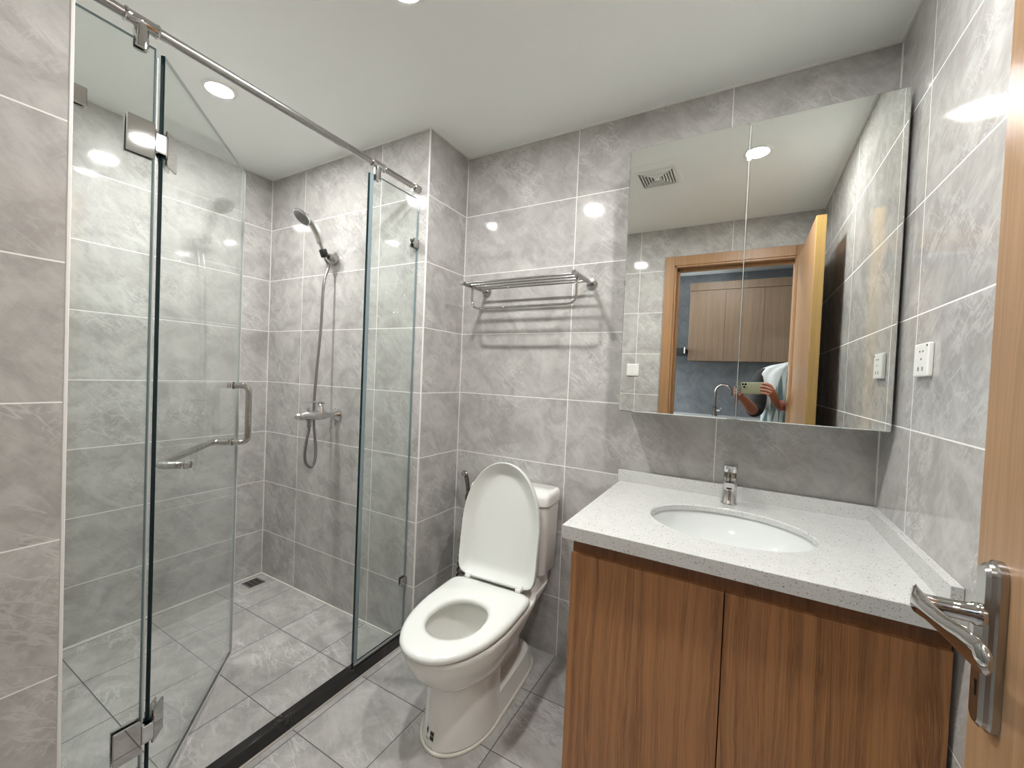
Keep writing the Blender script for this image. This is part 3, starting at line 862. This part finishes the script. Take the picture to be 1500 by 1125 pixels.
# bidet sprayer left of the toilet
sp = thing('bidet_sprayer', 'dark metal bidet sprayer in a wall holder behind the toilet lid', 'sprayer', (-1.556, 0, 0.70))
bm = B()
lathe(bm, (-1.556, 0, 0.683), (0, -1, 0), [(0, 0.019), (0.006, 0.019), (0.02, 0.013), (0.032, 0.012)], 20)
lathe(bm, (-1.556, -0.045, 0.668), (0, 0, 1), [(0, 0.014), (0.028, 0.016)], 18)
obj('holder', bm, M['gunmetal'], sp)
bm = B()
pts = spline([(-1.552, -0.045, 0.63), (-1.555, -0.046, 0.68), (-1.559, -0.048, 0.73), (-1.564, -0.055, 0.78), (-1.566, -0.066, 0.803)], 5)
n = len(pts)
tube(bm, pts, 0.01, 14, radii=[0.008 + 0.004 * i / n for i in range(n)])
hb = obj('handle', bm, M['gunmetal'], sp, angle=60)
bm = B()
lathe(bm, (-1.566, -0.062, 0.80), (0, -0.75, 0.4), [(0, 0.011), (0.006, 0.0145), (0.016, 0.0145), (0.018, 0.012)], 20)
obj('spray_head', bm, M['polished'], sp)
bm = B()
tube(bm, [(-1.552, -0.05, 0.675), (-1.546, -0.062, 0.70), (-1.545, -0.066, 0.725)], 0.0035, 8)
obj('trigger', bm, M['gunmetal'], sp)
pts = [Vector((-1.552, -0.045, 0.63)), Vector((-1.553, -0.045, 0.615))]
turns, seg = 11, 14
for i in range(turns * seg + 1):
    a = 2 * PI * i / seg; k = i / (turns * seg)
    pts.append(Vector((-1.565 - 0.028 * k + 0.018 * math.cos(a), -0.038 + 0.016 * math.sin(a), 0.60 - 0.34 * k)))
bm = B(); tube(bm, pts, 0.0055, 8)
tag(obj('sprayer_hose', bm, M['gunmetal'], at=(-1.57, -0.038, 0.26), angle=80), 'coiled dark hose hanging beside the toilet under the bidet sprayer', 'hose')

# ------------------------------------------------------------------ vanity
VX0, VX1, VXM = -0.797, -0.006, -0.4035
v = thing('vanity_cabinet', 'wooden vanity cabinet with two doors under the speckled worktop', 'cabinet', ((VX0 + VX1) / 2, -0.3, F0))
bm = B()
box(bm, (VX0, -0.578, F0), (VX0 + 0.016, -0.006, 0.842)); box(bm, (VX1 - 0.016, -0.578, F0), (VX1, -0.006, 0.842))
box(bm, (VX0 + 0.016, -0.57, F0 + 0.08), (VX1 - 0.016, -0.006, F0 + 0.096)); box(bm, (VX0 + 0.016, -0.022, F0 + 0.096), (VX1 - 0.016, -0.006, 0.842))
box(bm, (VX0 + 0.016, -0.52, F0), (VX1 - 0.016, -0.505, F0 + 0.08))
obj('body', bm, M['oak_shaded'], v, smooth=False)
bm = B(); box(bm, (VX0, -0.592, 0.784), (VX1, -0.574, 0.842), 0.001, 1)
obj('top_rail', bm, M['oak_shaded'], v, smooth=False)
for x0, x1 in ((VX0, VXM - 0.0013), (VXM + 0.0013, VX1 - 0.002)):
    bm = B(); box(bm, (x0, -0.606, F0 + 0.085), (x1, -0.588 + 0.009, 0.796), 0.0008, 1)
    obj('door', bm, M['oak'], v, smooth=False)

SX, SY, SA, SB = -0.410, -0.338, 0.218, 0.172
CT, CB, CF = 0.881, 0.843, -0.634
wt = thing('worktop', 'white speckled stone worktop with raised edges against both walls', 'worktop', (-0.41, -0.32, CB))
bm = B()
n = 96
def ell(a, b, z): return [Vector((SX + a * math.cos(2 * PI * i / n), SY + b * math.sin(2 * PI * i / n), z)) for i in range(n)]
def rect(z, ins=0.0):
    out = []
    x0, x1, y0, y1 = -0.818 + ins, -0.0005 - ins, CF + ins, -0.0005 - ins
    for i in range(n):
        a = 2 * PI * i / n
        dx, dy = math.cos(a), math.sin(a)
        t = min((x1 - SX) / dx if dx > 1e-9 else 1e9, (x0 - SX) / dx if dx < -1e-9 else 1e9, (y1 - SY) / dy if dy > 1e-9 else 1e9, (y0 - SY) / dy if dy < -1e-9 else 1e9)
        out.append(Vector((SX + dx * t, SY + dy * t, z)))
    # snap nearest samples to the true corners
    for cx0, cy0 in ((x0, y0), (x1, y0), (x1, y1), (x0, y1)):
        k = min(range(n), key=lambda i: (out[i].x - cx0) ** 2 + (out[i].y - cy0) ** 2)
        out[k] = Vector((cx0, cy0, z))
    return out
loft(bm, [ell(SA + 0.042, SB + 0.042, CB), ell(SA + 0.041, SB + 0.041, CT - 0.018), ell(SA, SB, CT - 0.018), ell(SA, SB, CT - 0.003), ell(SA + 0.003, SB + 0.003, CT), rect(CT, 0.0015), rect(CT - 0.0015), rect(CB)], closed=True)
obj('slab', bm, M['quartz'], wt, smooth=True, angle=30)
bm = B(); box(bm, (-0.824, -0.02, CT - 0.002), (-0.0005, -0.0005, 0.928), 0.001, 1)
obj('backsplash', bm, M['quartz'], wt, smooth=False)
bm = B(); box(bm, (-0.0205, -0.612, CT - 0.002), (-0.0005, -0.02, 0.928), 0.001, 1)
obj('side_splash', bm, M['quartz'], wt, smooth=False)

BZ = CT - 0.0186
bs = thing('basin', 'white oval basin set under the speckled worktop', 'sink', (SX, SY, BZ - 0.16))
bm = B()
loft(bm, [ell(SA + 0.025, SB + 0.025, BZ), ell(SA + 0.006, SB + 0.006, BZ), ell(SA + 0.003, SB + 0.003, BZ - 0.01), ell(SA - 0.006, SB - 0.006, BZ - 0.04), ell(SA - 0.03, SB - 0.028, BZ - 0.08), ell(SA - 0.075, SB - 0.065, BZ - 0.118), ell(SA - 0.14, SB - 0.11, BZ - 0.138), ell(0.025, 0.025, BZ - 0.143),
          ell(0.03, 0.03, BZ - 0.155), ell(SA - 0.13, SB - 0.1, BZ - 0.15), ell(SA - 0.06, SB - 0.05, BZ - 0.128), ell(SA - 0.015, SB - 0.013, BZ - 0.085), ell(SA + 0.012, SB + 0.012, BZ - 0.04), ell(SA + 0.025, SB + 0.025, BZ - 0.012)], closed=True)
obj('bowl', bm, M['basin'], bs, angle=60)
bm = B(); lathe(bm, (SX, SY, BZ - 0.156), (0, 0, 1), [(0, 0.024), (0.013, 0.024), (0.0155, 0.03), (0.018, 0.03), (0.0185, 0.02)], 28)
obj('plug_ring', bm, M['chrome'], bs)

# faucet
fx, fy = -0.413, -0.088
CT0, CT = CT, CT + 0.0004
f = thing('basin_faucet', 'chrome single lever basin faucet on the worktop behind the basin', 'faucet', (fx, fy, CT))
bm = B()
lathe(bm, (fx, fy, CT), (0, 0, 1), [(0, 0.0265), (0.005, 0.0265), (0.008, 0.0235), (0.055, 0.0230), (0.092, 0.0218), (0.094, 0.0195)], 36)
sec = []
for t, w, h in ((0.0, 0.019, 0.016), (0.04, 0.018, 0.013), (0.085, 0.016, 0.009), (0.098, 0.0155, 0.008)):
    c = Vector((fx, fy - t, CT + 0.070 + t * 0.14))
    sec.append([c + Vector((w * math.copysign(abs(math.cos(2 * PI * i / 20)) ** 0.6, math.cos(2 * PI * i / 20)), 0, h * math.copysign(abs(math.sin(2 * PI * i / 20)) ** 0.6, math.sin(2 * PI * i / 20)))) for i in range(20)])
loft(bm, sec)
obj('body', bm, M['chrome'], f, angle=45)
bm = B(); cyl(bm, (fx, fy - 0.088, CT + 0.076), (fx, fy - 0.088, CT + 0.070), 0.0085, n=18)
obj('aerator', bm, M['black'], f)
bm = B(); cyl(bm, (fx, fy, CT + 0.093), (fx, fy, CT + 0.113), 0.0192, n=28)
obj('cartridge_collar', bm, M['gunmetal'], f)
bm = B()
sec = []
for z, w, y0, y1 in ((0.112, 0.0215, -0.020, 0.022), (0.128, 0.0225, -0.026, 0.0235), (0.133, 0.0240, -0.074, 0.0235), (0.143, 0.0230, -0.076, 0.022), (0.1455, 0.0195, -0.070, 0.018)):
    yc = (y0 + y1) / 2; hl = (y1 - y0) / 2
    sec.append([Vector((fx + w * math.copysign(abs(math.cos(2 * PI * i / 28)) ** 0.55, math.cos(2 * PI * i / 28)), fy + yc + hl * math.copysign(abs(math.sin(2 * PI * i / 28)) ** 0.55, math.sin(2 * PI * i / 28)), CT + z)) for i in range(28)])
loft(bm, sec)
obj('lever', bm, M['chrome'], f, angle=40)

CT = CT0
# ------------------------------------------------------------------ mirror cabinet
MY = -0.16
mc = thing('mirror_cabinet', 'wall cabinet with two mirror doors above the basin', 'mirror cabinet', (-0.405, 0, 1.181))
bm = B(); box(bm, (-0.797, -0.1395, 1.183), (-0.014, -0.0005, 2.164), 0.001, 1)
obj('body', bm, M['laminate'], mc, smooth=False)
for x0, x1 in ((-0.7985, -0.4073), (-0.4043, -0.0115)):
    bm = B(); box(bm, (x0, MY, 1.1815), (x1, -0.1405, 2.1655), 0.0032, 1)
    obj('mirror_door', bm, M['mirror'], mc, smooth=False)

# ------------------------------------------------------------------ socket and switch
so = thing('wall_socket', 'white electrical socket with a shaver outlet on the right wall', 'socket', (0, -0.345, 1.38))
bm = B(); box(bm, (-0.011, -0.392, 1.338), (0, -0.300, 1.420), 0.003, 2)
obj('plate', bm, M['white_plastic'], so, smooth=False)
bm = B()
for y, z, a, b_ in ((-0.360, 1.400, 0.0022, 0.0022), (-0.340, 1.400, 0.0022, 0.0022), (-0.35, 1.381, 0.0022, 0.0022), (-0.362, 1.357, 0.002, 0.005), (-0.335, 1.357, 0.002, 0.005), (-0.384, 1.413, 0.004, 0.002)):
    box(bm, (-0.0116, y - a, z - b_), (-0.0105, y + a, z + b_))
obj('outlet_hole', bm, M['black'], so, smooth=False)
sw = thing('light_switch', 'white light switch on the tiled wall left of the door frame, seen in the mirror', 'switch', (-1.113, YR, 1.38))
bm = B(); box(bm, (-1.157, YR, 1.334), (-1.069, YR + 0.008, 1.424), 0.002, 2)
obj('plate', bm, M['white_plastic'], sw, smooth=False)
bm = B(); box(bm, (-1.150, YR + 0.007, 1.341), (-1.1135, YR + 0.010, 1.417), 0.001, 1); box(bm, (-1.1125, YR + 0.007, 1.341), (-1.076, YR + 0.010, 1.417), 0.001, 1)
obj('rocker', bm, M['white_plastic'], sw, smooth=False)

# ------------------------------------------------------------------ kitchen seen through the doorway in the mirror
KY = -3.25
ku = thing('upper_cabinet', 'brown wooden kitchen wall cabinets seen through the doorway in the mirror', 'cabinet', (-0.2, KY, 1.516))
bm = B(); box(bm, (-0.872, KY + 0.001, 1.520), (0.672, -2.920, 2.258))
obj('body', bm, M['kitchen_wood'], ku, smooth=False)
bm = B(); box(bm, (-0.875, -2.919, 2.186), (0.675, -2.897, 2.260), 0.001, 1)
obj('cornice', bm, M['kitchen_wood'], ku, smooth=False)
for k in range(5):
    x0 = -0.872 + k * 0.3085
    bm = B(); box(bm, (x0 + 0.001, -2.919, 1.516), (x0 + 0.3075, -2.900, 2.183), 0.001, 1)
    obj('door', bm, M['kitchen_wood'], ku, smooth=False)
kc = thing('kitchen_counter', 'kitchen base cabinet with a pale worktop, reflected at the bottom of the mirror', 'counter', (-0.5, -2.95, F0))
bm = B(); box(bm, (-1.9, KY + 0.001, F0), (0.9, -2.70, 0.949))
obj('body', bm, M['kitchen_wood'], kc, smooth=False)
bm = B(); box(bm, (-1.9, KY + 0.001, 0.950), (0.9, -2.66, 0.986), 0.003, 1)
obj('worktop', bm, M['quartz'], kc, smooth=False)
kf = thing('kitchen_faucet', 'tall gooseneck kitchen faucet on the pale counter, seen in the mirror', 'faucet', (-0.62, -3.08, 0.986))
gx, gy = -0.620, -3.08
bm = B()
lathe(bm, (gx, gy, 0.986), (0, 0, 1), [(0, 0.027), (0.006, 0.027), (0.010, 0.020), (0.085, 0.0185), (0.09, 0.014)], 24)
obj('base', bm, M['gunmetal'], kf)
bm = B()
gp = [Vector((gx, gy, 1.06)), Vector((gx, gy, 1.15)), Vector((gx, gy, 1.22))]
for i in range(1, 13):
    a = PI * i / 12
    gp.append(Vector((gx + 0.068 - 0.068 * math.cos(a), gy + 0.03 * (1 - math.cos(a)), 1.22 + 0.075 * math.sin(a))))
gp.append(gp[-1] + Vector((0.002, 0.001, -0.03)))
tube(bm, gp, 0.011, 16)
obj('spout', bm, M['gunmetal'], kf, angle=60)
bm = B(); cyl(bm, (gx + 0.015, gy, 1.04), (gx + 0.045, gy + 0.005, 1.043), 0.012, n=18); tube(bm, [(gx + 0.04, gy, 1.045), (gx + 0.06, gy + 0.03, 1.075)], 0.005, 10)
obj('lever', bm, M['chrome'], kf)
rh = thing('range_hood', 'black kitchen hood left of the wooden wall cabinets, seen in the mirror', 'hood', (-1.25, KY, 1.56))
bm = B(); box(bm, (-1.56, KY + 0.001, 1.578), (-0.884, -2.78, 1.63), 0.004, 2)
obj('body', bm, M['black'], rh, smooth=False)
bm = B(); box(bm, (-0.892, -2.780, 1.576), (-0.882, -2.772, 1.634), 0.001, 1)
obj('side_strip', bm, M['laminate'], rh, smooth=False)
bm = B(); box(bm, (-1.56, KY + 0.001, 1.63), (-1.30, -3.0, 2.38), 0.003, 2)
obj('chimney', bm, M['black'], rh, smooth=False)

# ------------------------------------------------------------------ person holding the phone
def at_phone(r_, u_, f_): return CAM + RT * r_ + UP * u_ + FW * f_
PM = Matrix(((RT.x, UP.x, FW.x, CAM.x), (RT.y, UP.y, FW.y, CAM.y), (RT.z, UP.z, FW.z, CAM.z), (0, 0, 0, 1)))
ph = thing('phone', 'pale green phone held sideways in both hands, seen in the mirror', 'phone', tuple(at_phone(0.058, -0.02, -0.012)))
bm = B(); box(bm, (-0.019, -0.059, -0.0175), (0.141, 0.019, -0.0095), 0.0035, 3)
M['phone'] = plain('phone_back', srgb(126, 128, 104), 0.35)
M['phone_lens'] = plain('phone_lens', srgb(14, 14, 18), 0.08)
obj('case', bm, M['phone'], ph, xf=PM)
bm = B(); box(bm, (-0.016, -0.021, -0.0096), (0.022, 0.016, -0.0078), 0.0008, 2)
obj('camera_bump', bm, M['phone'], ph, xf=PM)
for a, b_ in ((-0.006, 0.007), (0.012, 0.007), (0.003, -0.011)):
    bm = B(); cyl(bm, (a, b_, -0.0079), (a, b_, -0.0062), 0.0068, n=20)
    obj('lens', bm, M['phone_lens'], ph, xf=PM)
bm = B(); box(bm, (-0.017, -0.057, -0.0180), (0.139, 0.017, -0.0174))
obj('screen', bm, M['phone_lens'], ph, smooth=False, xf=PM)

M['skin'] = plain('skin', srgb(146, 98, 78), 0.5)
M['black_cloth'] = plain('black_cloth', srgb(13, 12, 15), 0.85)
M['trousers'] = plain('trousers', srgb(38, 40, 48), 0.85)
M['hair'] = plain('hair', srgb(26, 22, 20), 0.6)
M['eye'] = plain('eye_white', srgb(225, 222, 216), 0.2)
M['lips'] = plain('lips', srgb(150, 86, 76), 0.5)
M['bracelet'] = plain('red_cord', srgb(120, 40, 30), 0.7)

def skin_obj(name, verts, edges, mat, parent, root=0, sub=2):
    """verts = (point, radius) or (point, rx, ry)"""
    o0 = root_loc(parent)
    me = bpy.data.meshes.new(name)
    me.from_pydata([tuple(Vector(v_[0]) - o0) for v_ in verts], edges, [])
    me.materials.append(mat)
    o = bpy.data.objects.new(name, me)
    COL.objects.link(o); o.parent = parent
    md = o.modifiers.new('skin', 'SKIN'); md.use_smooth_shade = True; md.branch_smoothing = 0.4
    sv = me.skin_vertices[0].data
    for i, v_ in enumerate(verts):
        sv[i].radius = (v_[1], v_[2] if len(v_) > 2 else v_[1])
        sv[i].use_root = (i == root)
    s2 = o.modifiers.new('sub', 'SUBSURF'); s2.levels = sub; s2.render_levels = sub
    return o

BX, BY = -0.055, -2.16
pe = thing('person', 'person in black sleeves and a white and teal garment, holding a phone', 'person', (BX, BY, F0))
V, E = [], []
def nd(p, r, prev=None, r2=None):
    V.append((Vector(p), r, r2 if r2 else r)); i = len(V) - 1
    if prev is not None: E.append((prev, i))
    return i
pel = nd((BX, BY - 0.02, 0.93), 0.145, None, 0.105)
wst = nd((BX, BY - 0.02, 1.08), 0.125, pel, 0.095)
chs = nd((BX, BY - 0.01, 1.25), 0.145, wst, 0.105)
upc = nd((BX, BY - 0.01, 1.37), 0.12, chs, 0.085)
nk = nd((BX + 0.04, BY, 1.475), 0.053, upc, 0.053)
hd0 = nd((BX + 0.07, BY + 0.02, 1.555), 0.062, nk, 0.07)
hd1 = nd((BX + 0.07, BY + 0.025, 1.63), 0.076, hd0, 0.094)
hd2 = nd((BX + 0.07, BY + 0.015, 1.70), 0.072, hd1, 0.088)
hd3 = nd((BX + 0.07, BY + 0.01, 1.745), 0.04, hd2, 0.05)
nose = nd((BX + 0.07, BY + 0.128, 1.622), 0.011, hd1, 0.012)
LW = at_phone(-0.052, -0.088, -0.085); RW = Vector((-0.19, -1.862, 1.18))
def arm(sx, shoulder, elbow, wrist):
    s1 = nd(shoulder, 0.052, upc)
    u1 = nd(Vector(shoulder).lerp(Vector(elbow), 0.5), 0.047, s1)
    e1 = nd(elbow, 0.041, u1)
    f1 = nd(Vector(elbow).lerp(Vector(wrist), 0.4), 0.040, e1)
    return nd(wrist, 0.027, f1, 0.022)
LS, LE_ = (BX - 0.215, BY - 0.01, 1.375), (-0.305, -2.02, 1.105)
RS, RE_ = (BX + 0.19, BY - 0.01, 1.385), (0.17, -2.05, 1.075)
lw = arm(-1, LS, LE_, LW); rw = arm(1, RS, RE_, RW)
# hands: palm, four fingers, thumb (points in the phone's own frame: right, up, forward)
lp = nd(at_phone(-0.058, -0.062, -0.030), 0.030, lw, 0.016)
for knuckle, mid, tip in (((-0.060, -0.022, -0.012), (-0.046, -0.008, -0.002), (-0.028, -0.004, -0.004)),
                          ((-0.062, -0.040, -0.010), (-0.044, -0.030, 0.000), (-0.024, -0.025, -0.003)),
                          ((-0.060, -0.057, -0.010), (-0.042, -0.050, 0.000), (-0.023, -0.044, -0.003)),
                          ((-0.054, -0.074, -0.012), (-0.038, -0.070, -0.003), (-0.022, -0.063, -0.004))):
    k_ = nd(at_phone(*knuckle), 0.0105, lp); m_ = nd(at_phone(*mid), 0.0088, k_); nd(at_phone(*tip), 0.0072, m_)
k_ = nd(at_phone(-0.036, -0.066, -0.036), 0.012, lp); m_ = nd(at_phone(-0.014, -0.052, -0.030), 0.0095, k_); nd(at_phone(0.006, -0.040, -0.028), 0.008, m_)
rp = nd(at_phone(0.172, -0.052, -0.028), 0.032, rw, 0.017)
for knuckle, mid, tip in (((0.170, -0.004, -0.008), (0.146, 0.010, 0.002), (0.118, 0.010, -0.001)),
                          ((0.174, -0.024, -0.002), (0.142, -0.010, 0.003), (0.106, -0.008, 0.000)),
                          ((0.172, -0.044, -0.002), (0.140, -0.030, 0.003), (0.104, -0.027, 0.000)),
                          ((0.166, -0.062, -0.006), (0.138, -0.050, 0.002), (0.110, -0.046, -0.001))):
    k_ = nd(at_phone(*knuckle), 0.0112, rp); m_ = nd(at_phone(*mid), 0.0092, k_); nd(at_phone(*tip), 0.0076, m_)
k_ = nd(at_phone(0.152, -0.058, -0.040), 0.0125, rp); m_ = nd(at_phone(0.132, -0.045, -0.032), 0.010, k_); nd(at_phone(0.112, -0.034, -0.029), 0.0082, m_)
for sx in (-1, 1):
    h_ = nd((BX + sx * 0.09, BY - 0.02, 0.86), 0.092, pel)
    k_ = nd((BX + sx * 0.10, BY + 0.0, 0.50), 0.058, h_)
    a_ = nd((BX + sx * 0.105, BY - 0.03, 0.12), 0.038, k_)
    nd((BX + sx * 0.115, BY + 0.10, F0 + 0.045), 0.035, a_, 0.03)
body = skin_obj('body', V, E, M['skin'], pe)
# garments
def cloth(name, verts, edges, mat, sub=2): return skin_obj(name, verts, edges, mat, pe, 0, sub)
for s_, e_, w_, stop in ((LS, LE_, LW, 0.30), (RS, RE_, RW, 0.55)):
    s_, e_, w_ = Vector(s_), Vector(e_), Vector(w_)
    cloth('sleeve', [(s_.lerp(Vector((BX, BY - 0.01, 1.37)), 0.35), 0.08), (s_, 0.078), (s_.lerp(e_, 0.5), 0.062), (e_, 0.056), (e_.lerp(w_, stop), 0.052)], [(0, 1), (1, 2), (2, 3), (3, 4)], M['black_cloth'])

def garment_mat():
    m, nt, N, L, b = new_mat('striped_garment')
    q = NB(nt); P, X, Y, Z = q.pos()
    t_ = q.math('ADD', X, q.math('MULTIPLY', q.math('SUBTRACT', Z, 1.0), 0.0))
    n1 = q.noise(q.comb(q.math('MULTIPLY', X, 30.0), q.math('MULTIPLY', Y, 4.0), q.math('MULTIPLY', Z, 2.2)), 1.0, 2, 0.5, 0.8)
    c = q.mix(q.ramp(n1, 0.46, 0.56), srgb(62, 82, 82), srgb(150, 158, 157))
    edge = q.ramp(q.math('ADD', X, q.math('MULTIPLY', q.math('SUBTRACT', Z, 1.05), -0.30)), -0.262, -0.25)
    c2 = q.mix(edge, srgb(172, 177, 178), c)
    L.new(c2, b.inputs['Base Color']); b.inputs['Roughness'].default_value = 0.85
    return m
M['garment'] = garment_mat()
bm = B()
rings = []
for z, hw, hd_, off in ((0.86, 0.205, 0.150, -0.02), (0.95, 0.205, 0.152, -0.02), (1.08, 0.205, 0.148, -0.015), (1.22, 0.228, 0.158, -0.01), (1.32, 0.250, 0.145, -0.01), (1.385, 0.255, 0.115, -0.01), (1.425, 0.235, 0.098, -0.01),
                        (1.452, 0.190, 0.088, -0.008), (1.470, 0.130, 0.082, -0.004), (1.485, 0.080, 0.076, 0.0), (1.500, 0.072, 0.070, 0.0)):
    sh = 0.04 * max(0.0, min(1.0, (z - 1.40) / 0.07))
    ring = []
    for i in range(56):
        a = 2 * PI * i / 56
        c_, s_ = math.cos(a), math.sin(a)
        fold = 0.006 * math.sin(a * 13 + z * 9) * (1 if z < 1.46 else 0.3)
        ring.append(Vector((BX + sh + (hw + fold) * math.copysign(abs(c_) ** 0.8, c_), BY + off + (hd_ + fold) * math.copysign(abs(s_) ** 0.9, s_), z)))
    rings.append(ring)
loft(bm, rings, cap0=False, cap1=False)
obj('vest', bm, M['garment'], pe, angle=80)
for sx in (-1, 1):
    cloth('trouser_leg', [((BX + sx * 0.085, BY - 0.02, 0.93), 0.115), ((BX + sx * 0.095, BY - 0.01, 0.70), 0.098), ((BX + sx * 0.10, BY, 0.50), 0.08), ((BX + sx * 0.105, BY - 0.03, 0.15), 0.062)], [(0, 1), (1, 2), (2, 3)], M['trousers'])
    cloth('shoe', [((BX + sx * 0.105, BY - 0.07, F0 + 0.045), 0.045, 0.042), ((BX + sx * 0.11, BY + 0.03, F0 + 0.05), 0.05, 0.046), ((BX + sx * 0.118, BY + 0.15, F0 + 0.036), 0.044, 0.034)], [(0, 1), (1, 2)], M['black_cloth'])
cloth('hair', [((BX + 0.07, BY - 0.05, 1.60), 0.062, 0.05), ((BX + 0.07, BY - 0.03, 1.68), 0.082, 0.07), ((BX + 0.07, BY + 0.0, 1.735), 0.076, 0.075), ((BX + 0.07, BY + 0.06, 1.745), 0.06, 0.035)], [(0, 1), (1, 2), (2, 3)], M['hair'])
for sx in (-1, 1):
    bm = B(); bmesh.ops.create_uvsphere(bm, u_segments=16, v_segments=10, radius=0.012, matrix=Matrix.Translation((BX + 0.07 + sx * 0.031, BY + 0.100, 1.645)))
    e_ = obj('eye', bm, M['eye'], pe)
    bm = B(); bmesh.ops.create_uvsphere(bm, u_segments=12, v_segments=8, radius=0.0058, matrix=Matrix.Translation((BX + 0.07 + sx * 0.031, BY + 0.1075, 1.645)))
    obj('iris', bm, M['hair'], e_)
    bm = B(); bmesh.ops.create_uvsphere(bm, u_segments=14, v_segments=10, radius=1.0, matrix=Matrix.Translation((BX + 0.07 + sx * 0.079, BY + 0.015, 1.625)) @ Matrix.Diagonal((0.009, 0.017, 0.03, 1)))
    obj('ear', bm, M['skin'], pe)
bm = B(); bmesh.ops.create_uvsphere(bm, u_segments=14, v_segments=10, radius=1.0, matrix=Matrix.Translation((BX + 0.07, BY + 0.098, 1.578)) @ Matrix.Diagonal((0.025, 0.01, 0.008, 1)))
obj('mouth', bm, M['lips'], pe)
wd = (RW - Vector(RE_)).normalized()
x_, y_, _ = frame_of(wd)
bm = B()
rc = [RW - wd * 0.03 + x_ * 0.034 * math.cos(2 * PI * i / 24) + y_ * 0.034 * math.sin(2 * PI * i / 24) for i in range(24)]
loft(bm, [circ(p, (p - (RW - wd * 0.03)).normalized(), wd, 0.0045, 8) for p in rc], closed=True)
obj('bracelet', bm, M['bracelet'], pe)
